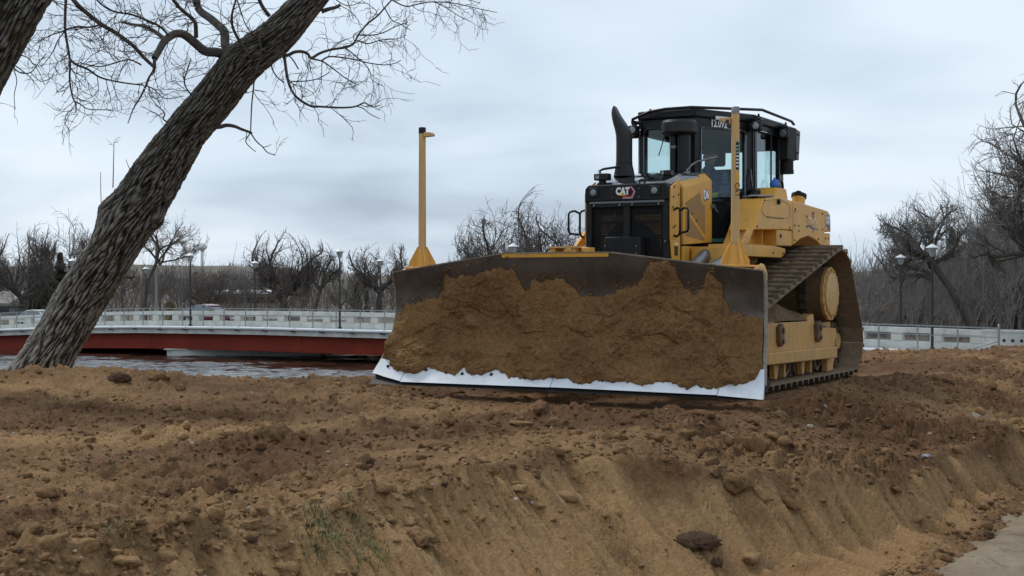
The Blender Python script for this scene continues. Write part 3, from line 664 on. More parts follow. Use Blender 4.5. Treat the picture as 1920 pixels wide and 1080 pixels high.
bt(41, 1838, 330, 84, -2.2, 'leaning bare tree behind the right street lamps, bent towards the machine', nl=9, r=.26, fork=.48, lean=(-.62, 0), nch=(8, 6, 4, 3), up=.05, limb_len=0.32, twig='twig_grey', W=6.6, rmin=.013)
bt(42, 1995, 130, 62, -2.2, 'tall bare tree at the right edge whose long limbs reach into the sky', nl=12, r=.26, fork=.35, nch=(9, 6, 5, 3), up=.08, limb_len=0.42, twig='twig_grey', spreadv=.75, W=9.6, rmin=.011, ratio=.66)
bt(43, 1925, 335, 96, -2.2, 'dense grey bare tree behind the long right hand limbs', nl=9, r=.22, fork=.22, nch=(8, 6, 4, 3), twig='twig_grey', W=6.5, limb_len=0.46)

# ordinary trees of the wood: copies of three kinds, each its own thing
kinds = [bare_tree(60, 10, nl=7, levels=5, r=.18, nch=(6, 5, 4, 3), twig='twig_grey', W=6.5, limb_len=.44), bare_tree(61, 10, nl=8, levels=5, r=.15, nch=(6, 5, 4, 3), fork=.18, twig='twig_brown', W=7, limb_len=.44), bare_tree(62, 10, nl=6, levels=5, r=.17, nch=(6, 5, 4, 3), fork=.4, twig='twig_far', W=5.5)]
rs = np.random.RandomState(8)
k = 0
used = [False] * 3
woods = [(u, v, Y) for u, v, Y in [(10, 465, 170), (150, 470, 165), (182, 486, 180), (300, 482, 175), (345, 490, 190), (440, 492, 185), (470, 500, 175), (640, 508, 170), (676, 505, 185), (745, 512, 190), (772, 500, 170), (230, 480, 160), (1610, 500, 150), (1640, 482, 130), (1668, 488, 140), (1700, 470, 120), (1735, 478, 130), (1772, 462, 112), (1805, 440, 108), (1832, 425, 112), (1862, 395, 104), (1905, 362, 100), (1925, 372, 108), (1780, 470, 125), (1885, 410, 96), (1950, 330, 98), (-30, 430, 150), (2000, 330, 110)]]
wl = ['bare tree behind the twisting tree at the very left edge', 'bare tree seen just left of the oak trunk above the leftmost lamp head', 'bare tree half hidden by the middle of the oak trunk', 'thin bare tree just left of the lamp before the maroon car', 'thin bare tree between the pale utility pole and the water tower', 'bare tree behind the pale flat roof, left half', 'bare tree behind the pale flat roof, right end',
      'bare tree just right of the tall lamp on the bridge', 'bare tree between the two spruces and the tall lamp', 'bare tree hidden behind the left post of the blade', 'bare tree at the left corner of the blade', 'bare tree right behind the leaning oak, above its knot', 'bare tree touching the back edge of the right track', 'bare tree left of the far street lamp behind the right parapet', 'bare tree above the gabled house', 'bare tree right of the gabled house and the far lamp',
      'bare tree directly behind the nearest right hand lamp', 'bare tree under the radio mast', 'bare tree just right of the radio mast', 'bare tree above the foot of the leaning tree on the right', 'bare tree over the end post of the railing', 'bare tree over the parapet end block, at the right edge', 'rearmost bare tree at the right edge', 'low bare tree behind the pine top on the right', 'bare tree between the leaning tree and the right edge', 'bare tree cut by the right edge of the photo', 'bare tree outside the left edge behind the twisting tree', 'bare tree outside the right edge behind the tall grey one']
for u, v, Y in woods:
    z = -2.5; H = top_to_h(v, Y, z); j = k % 3
    place(kinds[j], u, Y, z, rz=rs.rand() * 6.28, sc=H / 10, new=used[j], sxy=0.9 + .4 * rs.rand(),
          label=wl[k], group='bare trees in the wood on the left' if u < 1200 else 'bare trees in the wood on the right')
    used[j] = True; k += 1

# brush: masses of stems nobody could count
def brush(name, label, pts, mt, seed, hr, n_stem=3, levels=3, nch=(4, 3), r=.035, rmin=.014):
    rs = np.random.RandomState(seed)
    st = []; dr = []; ln = []; rd = []
    for (x, y, z, h) in pts:
        for k in range(n_stem):
            a = rs.rand() * 6.28; st.append([x + rs.randn() * .5, y + rs.randn() * .5, z]); dr.append([math.cos(a) * .35, math.sin(a) * .35, 1]); ln.append(h * .62 * (.7 + .5 * rs.rand())); rd.append(r * (.7 + .6 * rs.rand()))
    G = grow(st, dr, ln, rd, levels, rs, nch=nch, up=.2, spread=.7, ratio=.6, rmin=rmin, seg=3, curl=.16)
    o = segs_mesh(name, G, M[mt], sides=3); return tag(o, label, 'brush', kind='stuff')
def strip(u0, u1, y0, y1, n, f, seed, z=-2.5):
    r = np.random.RandomState(seed); o = []
    for k in range(n):
        u = u0 + (u1 - u0) * r.rand(); Y = y0 + (y1 - y0) * r.rand(); o.append(((u - 960) / 2600 * Y, Y, z, max(1.0, top_to_h(f(u), Y, z) * (.75 + .3 * r.rand()))))
    return o
fl = lambda u: np.interp(u, [-100, 100, 300, 500, 700, 900, 1200], [500, 505, 508, 520, 532, 528, 520])
fr_ = lambda u: np.interp(u, [1500, 1640, 1700, 1760, 1800, 1860, 1920, 2100], [508, 495, 488, 478, 455, 420, 385, 330])
brush('brush_left', 'grey brown thicket of leafless brush beyond the river on the left', strip(-120, 1150, 120, 175, 230, fl, 1), 'twig_brown', 1, 1)
brush('brush_left_pale', 'pale thicket behind the broad dark bare tree', strip(-120, 1150, 180, 260, 190, lambda u: fl(u) - 8, 2), 'twig_grey', 2, 1, r=.06, rmin=.026)
brush('brush_right', 'grey wall of leafless brush and thin trees behind the right parapet', strip(1560, 2120, 84, 120, 240, fr_, 3, -2.4), 'twig_grey', 3, 1, n_stem=4)
brush('brush_right_brown', 'brownish low thicket deeper in the wood on the right', strip(1560, 2120, 120, 160, 170, lambda u: fr_(u) - 2, 4, -2.4), 'twig_brown', 4, 1, r=.05, rmin=.022)
brush('hill_brush', 'distant dark scrub on the low hill', strip(-200, 1200, 330, 460, 300, lambda u: np.interp(u, [-100, 300, 560, 700, 1200], [500, 500, 506, 514, 520]), 5, -1.5), 'twig_brown', 5, 1, n_stem=3, levels=2, nch=(6,), r=.16, rmin=.07)
brush('ridge_scrub', 'thin line of scrub along the top of the low hill', [((u - 960) / 2600 * 540, 540, float(np.interp(u, [-600, 300, 420, 560, 700, 900], [6, 7.2, 7.0, 5.6, 3.0, 2.4])) - .6, 3.2) for u in np.linspace(430, 1000, 70)], 'twig_far', 6, 1, levels=2, nch=(6,), r=.14, rmin=.08)

# evergreens and the ochre bush
def conifer(seed, H, W, mt='evergreen', n=1400, shape='cone'):
    r = np.random.RandomState(seed); e = empty('evergreen_tree')
    MB().tube([(0, 0, -.5), (0, 0, H * .93)], [H * .028, H * .004], 7).build('trunk', M['bark_far'], e)
    z = (r.rand(n) ** .8); wd = W * ((1 - z) ** .8 * (.75 + .25 * np.sin(z * 40)) + .03) if shape == 'cone' else W * np.sqrt(np.clip(1 - (2 * z - .9) ** 2 * .8, 0.02, 1))
    a = r.rand(n) * 6.283; q = np.sqrt(r.rand(n)) * wd * (.7 + .3 * np.sin(a * 5 + z * 9))
    P = np.stack([np.cos(a) * q, np.sin(a) * q, H * (.06 + .94 * z)], 1)
    s = H * .035 * (.6 + .8 * r.rand(n))
    d1_ = r.randn(n, 3); d1_ /= np.linalg.norm(d1_, axis=1, keepdims=True); d2_ = np.cross(d1_, r.randn(n, 3)); d2_ /= np.linalg.norm(d2_, axis=1, keepdims=True)
    V = np.stack([P + d1_ * s[:, None], P - d1_ * s[:, None] * .5 + d2_ * s[:, None] * .8, P - d1_ * s[:, None] * .5 - d2_ * s[:, None] * .8], 1).reshape(-1, 3)
    np_mesh('crown', V, np.arange(3 * n).reshape(-1, 3), M[mt], e); return e
for (u, v, Y, W, l) in [(62, 490, 132, 1.0, 'dark conical evergreen among the bare trees at the far left'), (88, 470, 134, 1.1, 'tallest dark evergreen behind the twisting bare trees at the left'), (113, 476, 130, 1.1, 'dark evergreen closest to the big oak trunk'), (135, 500, 130, 1.3, 'low wide evergreen touching the left lamp head beside the oak trunk')]:
    z = -2.6; e = conifer(int(u), top_to_h(v, Y, z), W * 1.5, n=2200); place(e, u, Y, z, label=l, new=False)
e = conifer(5, top_to_h(533, 150, -2.6), 1.35, n=900); place(e, 668, 150, -2.6, label='small dark green spruce left of the blade above the parapet', new=False)
e = conifer(6, top_to_h(546, 152, -2.6), 1.0, n=600); place(e, 688, 152, -2.6, label='smaller spruce right beside the small dark green spruce', new=False)
e = conifer(7, top_to_h(430, 128, -2.4), 1.0, n=1500); place(e, 1785, 128, -2.4, label='dark pine top showing through the bare wood below the radio mast', new=False)
e = conifer(9, top_to_h(566, 116, -2.3), .85, mt='ochre', n=900, shape='round'); e.name = 'ochre_bush'; place(e, 318, 116, -2.3, label='rounded ochre green bush behind the left end of the maroon car', new=False, cat='bush')

# ---------------------------------------------------------------- far buildings, mast, tower, pole
def wpos(u, Y, v): return ((u - 960) / 2600 * Y, Y, CAM_H - (v - 531) / 2600 * Y)
def hall(label, u0, u1, Y, vr, vb, wall, roof, gable=0.0, wins=3):
    x0, _, z1 = wpos(u0, Y, vr); x1, _, z0 = wpos(u1, Y, vb); e = empty('long_building', ((x0 + x1) / 2, Y, z0)); w_ = x1 - x0; h = z1 - z0
    MB().box(-w_ / 2, w_ / 2, 0, 9, 0, h).build('wall', wall, e)
    MB().prism([(-.5, h + .01), (9.5, h + .01), (9.5, h + .3), (4.5, h + .5 + gable), (-.5, h + .3)], -w_ / 2 - .4, w_ / 2 + .4).build('roof', roof, e)
    for k in range(wins):
        xx = -w_ / 2 + w_ * (k + .5) / wins; MB().box(xx - .6, xx + .6, -.05, .02, h * .35, h * .8).build('window', M['window_dark'], e)
    return tag(e, label, 'building')
hall('long low building with a pale flat roof behind the maroon car', 402, 518, 185, 551, 578, M['wall_tan'], M['roof_white'], 0, 6)
hall('grey house at the far left edge behind the bridge railing', -20, 14, 140, 574, 592, M['wall_grey'], M['roof_grey'], 1.0, 2)
hall('pale grey shed between the left bare trees and the oak trunk', 66, 100, 145, 574, 592, M['wall_grey'], M['roof_white'], .4, 2)
x0, Y0, z0 = wpos(1692, 100, 612); e = empty('gabled_house', (x0, Y0, z0 - 1)); 
MB().box(-1.55, 1.55, 0, 8, 0, 2.0).prism([(-1.55, 2.0), (1.55, 2.0), (0, 2.85)], 0.002, 8, axis='y').build('wall', M['wall_tan'], e)
MB().prism([(-1.85, 1.86), (-1.85, 1.98), (0, 3.0), (0, 2.88)], -.4, 8.3, axis='y').build('roof', M['roof_grey'], e); MB().prism([(1.85, 1.86), (1.85, 1.98), (.003, 3.0), (.003, 2.88)], -.4, 8.3, axis='y').build('roof', M['roof_grey'], e)
MB().box(-.5, .4, -.05, .02, .9, 1.7).build('window', M['window_dark'], e)
tag(e, 'tan gabled house low in the wood behind the right parapet', 'house')
x0, Y0, z0 = wpos(379, 900, 462); e = empty('water_tower', (x0, Y0, z0 - 22))
MB().cyl((0, 0, 0), (0, 0, 20), 1.2, 12, .9).build('column', M['tank_white'], e, smooth=40)
MB().tube([(0, 0, 22 + 3.2 * math.sin(a) * .8) for a in np.linspace(-1.5, 1.5, 13)], [max(.05, 3.4 * math.cos(a)) for a in np.linspace(-1.5, 1.5, 13)], 20).build('tank', M['tank_white'], e, smooth=60)
tag(e, 'white ball shaped water tower far away above the left hill', 'water tower')
x0, Y0, z0 = wpos(293, 122, 600); e = empty('utility_pole', (x0, Y0, z0 - 1))
MB().cyl((0, 0, 0), (0, 0, 1 + 140 * 122 / 2600), .13, 8, .10).build('pole', M['pole_wood'], e); MB().box(-.05, .3, -.05, .05, 7.2, 7.35).build('bracket', M['pole_wood'], e)
tag(e, 'plain pale utility pole between the oak trunk and the street lamps', 'pole')
x0, Y0, z0 = wpos(1775, 170, 520); e = empty('radio_mast', (x0, Y0, z0)); H = 138 * 170 / 2600
MB().cyl((0, 0, -4), (0, 0, H), .10, 6).build('mast', M['galv'], e)
for zz in (H - .5, H - 5.4): MB().box(-.75, .75, -.05, .05, zz, zz + .12).box(-.8, -.55, -.1, .1, zz - .3, zz + .4).box(.55, .8, -.1, .1, zz - .3, zz + .4).build('antenna', M['galv'], e)
tag(e, 'thin grey radio mast with two antenna arms behind the leaning right tree', 'radio mast')

# ---------------------------------------------------------------- bridge
BP = np.array([-7.44, 86.0]); BD = np.array([-0.845, 0.5355]); BN = np.array([0.5355, 0.845])    # along (to the left), across (away)
def dz(q): return float(np.interp(q, [-60, -45, -37.6, -30.7, -15, 0, 12, 22.9, 30, 37.5, 48, 60, 90], [-2.6, -2.45, -2.36, -2.22, -2.02, -1.88, -1.86, -1.96, -2.14, -2.45, -2.9, -3.35, -3.9]))
def bq(q, w_, z): return (BP[0] + BD[0] * q + BN[0] * w_, BP[1] + BD[1] * q + BN[1] * w_, z)
def q_of(u, w_=0):
    a = (u - 960) / 2600; bx = BP[0] + BN[0] * w_; by = BP[1] + BN[1] * w_
    return (a * by - bx) / (BD[0] - a * BD[1])
def strip_bar(mb, q0, q1, w0, w1, zl, zh, step=4.0):
    """bar that follows the deck; zl, zh are heights above the deck line"""
    n = max(1, int(math.ceil((q1 - q0) / step))); rings = []
    for k in range(n + 1):
        q = q0 + (q1 - q0) * k / n; d = dz(q)
        rings.append([bq(q, w0, d + zl), bq(q, w1, d + zl), bq(q, w1, d + zh), bq(q, w0, d + zh)])
    return mb.loft(rings)
QL, QR = 78.0, -41.0
br = empty('girder_bridge', (0, 0, 0))
strip_bar(MB(), QR, QL, 0.0, 13.5, -.46, -.06).build('deck', M['concrete'], br)
strip_bar(MB(), QR, QL, 3.2, 11.6, -.055, .03).build('roadway', M['asphalt'], br)
for gi, w_ in enumerate((0.55, 4.6, 8.7, 12.6)):
    q = -28.0
    mb = MB()
    if gi == 0:
        edges = [-28, -8, 8, 22, 40, 60, 78]
        for a, b_ in zip(edges[:-1], edges[1:]):
            m = MB(); strip_bar(m, a + .01, b_ - .01, w_, w_ + .03, -1.50, -.462, 2.5); strip_bar(m, a + .01, b_ - .01, w_ - .16, w_ + .19, -1.56, -1.502, 2.5)
            g_ = m.build('girder', M['girder'], br)
            MB().cbox(bq(b_, w_ - .01, dz(b_) - .99), (.35, .03, .95), Matrix.Rotation(math.atan2(BD[1], BD[0]), 4, 'Z')).build('splice_plate', M['girder'], g_)
    else:
        strip_bar(mb, q, 78, w_, w_ + .03, -1.50, -.462, 4).build('girder', M['girder'], br)
# pier wall, set at a skew under the deck
px0, px1 = wpos(313, 96.5, 640), wpos(611, 98.0, 640)
mb = MB()
dv = Vector((px1[0] - px0[0], px1[1] - px0[1], 0)); Lp = dv.length; rotp = math.atan2(dv.y, dv.x)
pr = empty('pier_anchor'); bpy.data.objects.remove(pr)
poly = [(.0, 0), (.35, -.55), (Lp - .35, -.55), (Lp, 0), (Lp, .6), (Lp - .35, 1.1), (.35, 1.1), (0, .6)]
po = mb.prism(poly, -7, dz(15) - 1.62, axis='z').build('pier', M['concrete_lightened'], br)
po.location = (px0[0], px0[1], 0); po.rotation_euler = (0, 0, rotp)
mb = MB().prism([(-.15, -.70), (Lp + .15, -.70), (Lp + .15, 1.25), (-.15, 1.25)], dz(15) - 1.615, dz(15) - 1.57, axis='z'); po = mb.build('pier_cap', M['concrete'], br); po.location = (px0[0], px0[1], 0); po.rotation_euler = (0, 0, rotp)
ab = strip_bar(MB(), -31, -28.05, 0.2, 13.3, -4.5, -.47).build('abutment', M['concrete_lightened'], br)
tag(br, 'long road bridge with red steel girders and a stained concrete deck over the river', 'bridge')
# concrete parapets: near and far side of the roadway
def parapet(w_, label, q0, q1, detail=True):
    e = empty('concrete_parapet')
    strip_bar(MB(), q0, q1, w_, w_ + .35, -.05, .38).build('plinth', M['concrete'], e)
    strip_bar(MB(), q0, q1, w_ - .03, w_ + .38, .80, 1.06).build('top_beam', M['concrete'], e)
    n = int((q1 - q0) / 2.0); pm = None
    for k in range(n + 1):
        q = q0 + .3 + 2.0 * k
        if q > q1: break
        if pm is None:
            o = MB().box(-.30, .30, -.02, .37, 0, .40).build('parapet_post', M['concrete'], e); pm = o.data
        else:
            o = bpy.data.objects.new('parapet_post', pm); COL.objects.link(o); o.parent = e
        x, y, z = bq(q, w_ - .012, dz(q) + .39); o.location = (x, y, z); o.rotation_euler = (0, 0, math.atan2(BD[1], BD[0]) + math.pi)
    # infill boards that narrow some of the openings
    r = random.Random(4 + int(w_)); bm_ = None
    for k in range(n):
        q = q0 + 1.3 + 2.0 * k
        if r.random() < .62: continue
        o = MB(); hh = .24 if r.random() < .6 else .12
        o.box(-.7, .7, .09, .28, 0, hh); o = o.build('infill_slab', M['concrete'], e)
        x, y, z = bq(q, w_, dz(q) + .80 - hh); o.location = (x, y, z - .004); o.rotation_euler = (0, 0, math.atan2(BD[1], BD[0]) + math.pi)
    return tag(e, label, 'parapet')
pq1 = QL
parapet(2.35, 'weathered concrete parapet with openings, on the side of the roadway nearest the water', q_of(1873, 2.35) + .8, pq1)
# solid end block with three holes at the right
qe = q_of(1873, 2.35)
e = empty('parapet_end_block', bq(qe - 1.6, 2.35, dz(qe - 1.6)), math.atan2(BD[1], BD[0]) + math.pi)
MB().box(-2.4, 2.4, -.02, .40, -.05, 1.02).build('block', M['concrete'], e)
MB().box(-2.45, 2.45, -.08, .46, 1.022, 1.14).build('coping', M['concrete'], e)
for k in range(3): MB().cyl((-1.35 + k * .42, -.03, .62), (-1.35 + k * .42, .0, .62), .085, 10).build('hole', M['bolt_dark'], e)
MB().box(.72, .80, -.04, -.02, 0, .95).build('joint', M['bolt_dark'], e)
tag(e, 'solid concrete end block of the parapet with three round holes at the right edge', 'parapet end')
e = empty('sidewalk_ledge'); qs = q_of(1990, 1)
strip_bar(MB(), qs, q_of(1560, 1), -.25, 2.3, -1.2, -.04).build('ledge', M['concrete'], e); tag(e, 'concrete ledge under the right hand railing at the top of the brown bank', 'ledge')
# galvanised pedestrian railing
rl = empty('metal_railing')
qE = q_of(1873, .1)
strip = lambda a, b_, z0_, z1_, n_: strip_bar(MB(), a, b_, .07, .13, z0_, z1_).build(n_, M['galv'], rl)
strip(qE, QL, 1.235, 1.30, 'top_rail'); strip(qE, QL, .80, .84, 'middle_rail'); 
q = qE + 1.95; pm = None
while q < QL:
    if pm is None: o = MB().box(-.035, .035, -.035, .035, 0, 1.235).build('post', M['galv'], rl); pm = o.data
    else: o = bpy.data.objects.new('post', pm); COL.objects.link(o); o.parent = rl
    o.location = bq(q, .1, dz(q)); q += 1.95
MB().cyl(bq(qE, .1, dz(qE)), bq(qE, .1, dz(qE) + 1.42), .06, 10).tube([bq(qE, .1, dz(qE) + 1.42), bq(qE, .1, dz(qE) + 1.47)], [.06, .01], 10).build('end_post', M['galv'], rl, smooth=40)
MB().cyl(bq(qE + .05, .1, dz(qE) + .62), bq(qE + 1.95, .1, dz(qE + 1.95) + .03), .028, 8).build('brace', M['galv'], rl)
tag(rl, 'thin galvanised pipe railing along the edge of the bridge', 'railing')
# white conduit clipped to the deck edge
cp = empty('white_conduit'); q = q_of(1770, 0); L_ = 2.45
while q < QL - 3:
    z0_, z1_ = dz(q), dz(q + L_)
    MB().cyl(bq(q + .05, -.12, z0_ - .04), bq(q + L_ - .05, -.12, z1_ - .04), .105, 8).build('pipe_section', M['pipe_white'], cp, smooth=50)
    MB().cbox(bq(q + .15, -.16, z0_ - .17), (.36, .12, .09), Matrix.Rotation(math.atan2(BD[1], BD[0]), 4, 'Z')).build('clip', M['bolt_dark'], cp)
    q += L_
tag(cp, 'white pipe running in sections along the deck edge below the railing', 'pipe')

# ---------------------------------------------------------------- street lamps
def lamp_proto():
    e = empty('street_lamp')
    MB().cyl((0, 0, 0), (0, 0, .12), .16, 10, .12).cyl((0, 0, .12), (0, 0, 4.62), .075, 10, .05).build('post', M['pole'], e, smooth=40)
    MB().tube([(0, 0, 4.60), (0, 0, 4.66), (0, 0, 5.02)], [.06, .13, .23], 12).build('lantern', M['lamp_body'], e, smooth=40)
    MB().tube([(0, 0, 5.02), (0, 0, 5.05), (0, 0, 5.16), (0, 0, 5.24)], [.33, .34, .16, .03], 14).build('cap', M['lamp_white'], e, smooth=40)
    return e
lp = lamp_proto(); first = True
LL = [(1748, 457, 1.5, 'nearest street lamp right of the machine, its base seen in front of the parapet'), (1689, 477, 12.8, 'street lamp behind the right parapet, left of the nearest one'),
      (637, 466, 1.5, 'tall street lamp on the bridge just left of the blade'), (713, 485, 12.8, 'street lamp at the left end of the blade, in front of the spreading tree'),
      (478, 489, 12.8, 'white capped street lamp in front of the broad dark tree'), (357, 474, 1.5, 'street lamp standing before the maroon car'),
      (274, 500, 12.8, 'white capped street lamp just right of the oak trunk'), (136, 484, 1.5, 'street lamp at the left edge of the oak trunk, only its head showing beside it'), (962, 456, 1.5, 'street lamp behind the top edge of the blade, only its cap showing')]
for u, v, w_, l in LL:
    o = lp if first else copy_tree(lp); first = False
    q = q_of(u, w_); x, y, _ = bq(q, w_, 0); z = dz(q) + (.02 if w_ < 3 else .05)
    top = CAM_H - (v - 531) * y / 2600
    o.location = (x, y, z); o.scale = (1, 1, (top - z) / 5.24)
    tag(o, l, 'street lamp', 'street lamps along the bridge')

# ---------------------------------------------------------------- cars
def sedan(label, u, w_, paint, vroof):
    q = q_of(u, w_); x, y, _ = bq(q, w_, 0); e = empty('parked_car', (x, y, dz(q) + .03), math.atan2(-BD[1], -BD[0]))
    e.name = 'sedan_car'
    # side profile, x forward; half widths
    prof = [(-2.25, .35, .62), (-2.28, .62, .70), (-2.2, .92, .74), (-1.6, 1.0, .76), (-.4, 1.0, .80), (.9, .95, .80), (1.7, .84, .76), (2.15, .68, .70), (2.28, .48, .66), (2.22, .30, .62)]
    mb = MB(); st = np.linspace(-2.28, 2.28, 22)
    topz = np.interp(st, [-2.28, -2.2, -1.6, -.4, .9, 1.7, 2.15, 2.28], [.62, .94, 1.0, 1.0, .96, .86, .70, .50]); hw = np.interp(st, [-2.28, -2.1, -1.5, 1.4, 2.05, 2.28], [.62, .78, .88, .88, .78, .60])
    rings = []
    for a, tz, h in zip(st, topz, hw):
        rings.append([(a, -h * .92, .24), (a, -h, .42), (a, -h * .98, tz * .82), (a, -h * .86, tz), (a, h * .86, tz), (a, h * .98, tz * .82), (a, h, .42), (a, h * .92, .24)])
    mb.loft(rings).build('body', paint, e, smooth=40)
    st = np.array([-2.0, -1.55, -1.0, -.3, .4, 1.0, 1.35]); tz = np.array([.98, 1.22, 1.40, 1.46, 1.40, 1.10, .93]); rings = []
    for a, z in zip(st, tz): rings.append([(a, -.74, .92), (a, -.74 + (z - .92) * .32, z - .015), (a, .74 - (z - .92) * .32, z - .015), (a, .74, .92)])
    MB().loft(rings).build('windows', M['carglass'], e, smooth=30)
    rings = []
    for a, z in zip([-2.02, -1.52, -1.0, -.3, .40, .55], [.985, 1.235, 1.415, 1.475, 1.42, 1.36]): h = .74 - (z - .92) * .32; rings.append([(a, -h - .01, z - .07), (a, -h * .9, z + .01), (a, h * .9, z + .01), (a, h + .01, z - .07)])
    MB().loft(rings).build('roof', paint, e, smooth=40)
    for a in (-1.0, .02):
        for sy in (-1, 1): MB().box(a - .035, a + .035, sy * .60 - .06, sy * .60 + .06, .95, 1.38).build('window_pillar', paint, e)
    for sy in (-1, 1):
        MB().tube([(.52, sy * .60, 1.36), (1.0, sy * .69, 1.12), (1.38, sy * .73, .95)], .035, 6).build('window_pillar', paint, e)
    for a in (-1.35, 1.38):
        for sy in (-1, 1):
            wh = MB().cyl((a, sy * .72, .32), (a, sy * .90, .32), .32, 20).build('wheel', M['rubber'], e, smooth=40)
            rm = MB().cyl((a, sy * .895, .32), (a, sy * .91, .32), .20, 10)
            rm.build('rim', M['alloy'], wh)
    for sy in (-1, 1):
        MB().box(2.02, 2.20, sy * .58 - .12, sy * .58 + .12, .58, .70).build('headlight', M['lamp_glass'], e, bevel=.02)
        MB().box(.85, .98, sy * .90 - .08, sy * .90 + .08, .98, 1.10).build('wing_mirror', paint, e, bevel=.02)
    MB().box(2.26, 2.30, -.26, .26, .40, .54).build('number_plate', M['white_decal'], e)
    return tag(e, label, 'car')
sedan('maroon sedan driving along the bridge behind the parapet, right of the oak trunk', 393, 5.2, M['maroon'], 573)
sedan('white car on the far left of the bridge, only its roof showing above the parapet', 76, 5.2, M['carwhite'], 588)

# ---------------------------------------------------------------- oak trees in the foreground
def bark_mat():
    m = bpy.data.materials.new('oak_bark'); m.use_nodes = True; t = m.node_tree; N = t.nodes; L = t.links
    b = N['Principled BSDF']; b.inputs['Roughness'].default_value = 0.95; b.inputs['Specular IOR Level'].default_value = .2
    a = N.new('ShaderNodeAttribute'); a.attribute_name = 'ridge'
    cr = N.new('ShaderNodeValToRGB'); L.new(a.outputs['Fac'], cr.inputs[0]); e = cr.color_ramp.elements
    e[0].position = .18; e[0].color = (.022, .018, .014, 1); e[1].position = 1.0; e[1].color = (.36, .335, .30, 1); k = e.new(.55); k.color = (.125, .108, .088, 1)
    tcn = N.new('ShaderNodeTexCoord'); n = N.new('ShaderNodeTexNoise'); n.inputs['Scale'].default_value = 2.2; n.inputs['Detail'].default_value = 6; L.new(tcn.outputs['Object'], n.inputs[0])
    mr = N.new('ShaderNodeMapRange'); mr.inputs[1].default_value = .52; mr.inputs[2].default_value = .72; mr.inputs[4].default_value = .5; L.new(n.outputs[0], mr.inputs[0])
    mx = N.new('ShaderNodeMix'); mx.data_type = 'RGBA'; L.new(mr.outputs[0], mx.inputs[0]); L.new(cr.outputs[0], mx.inputs[6]); mx.inputs[7].default_value = (.10, .085, .030, 1)
    # paler tone towards the foot and on one side comes from the 'pale' attribute
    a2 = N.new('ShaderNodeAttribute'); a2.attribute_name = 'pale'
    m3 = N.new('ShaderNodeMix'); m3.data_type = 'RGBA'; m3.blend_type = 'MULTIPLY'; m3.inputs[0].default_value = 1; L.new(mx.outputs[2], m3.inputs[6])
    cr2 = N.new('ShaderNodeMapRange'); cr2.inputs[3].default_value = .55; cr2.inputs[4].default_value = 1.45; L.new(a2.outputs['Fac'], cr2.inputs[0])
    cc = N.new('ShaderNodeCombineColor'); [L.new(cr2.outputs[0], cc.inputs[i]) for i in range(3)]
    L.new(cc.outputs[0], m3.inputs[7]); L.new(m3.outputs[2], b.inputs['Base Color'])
    n2 = N.new('ShaderNodeTexNoise'); n2.inputs['Scale'].default_value = 55; n2.inputs['Detail'].default_value = 5; L.new(tcn.outputs['Object'], n2.inputs[0])
    bp = N.new('ShaderNodeBump'); bp.inputs['Distance'].default_value = .012; L.new(n2.outputs[0], bp.inputs['Height']); L.new(bp.outputs[0], b.inputs['Normal'])
    return m
M['oak'] = bark_mat()
M['oak_limb'] = mat('oak_limb_bark', (.045, .038, .032), .95, base2=(.12, .105, .09), nscale=9, bump=.006, bscale=30)
M['oak_twig'] = mat('oak_twigs', (.040, .032, .030), .95, base2=(.10, .085, .075), nscale=4)
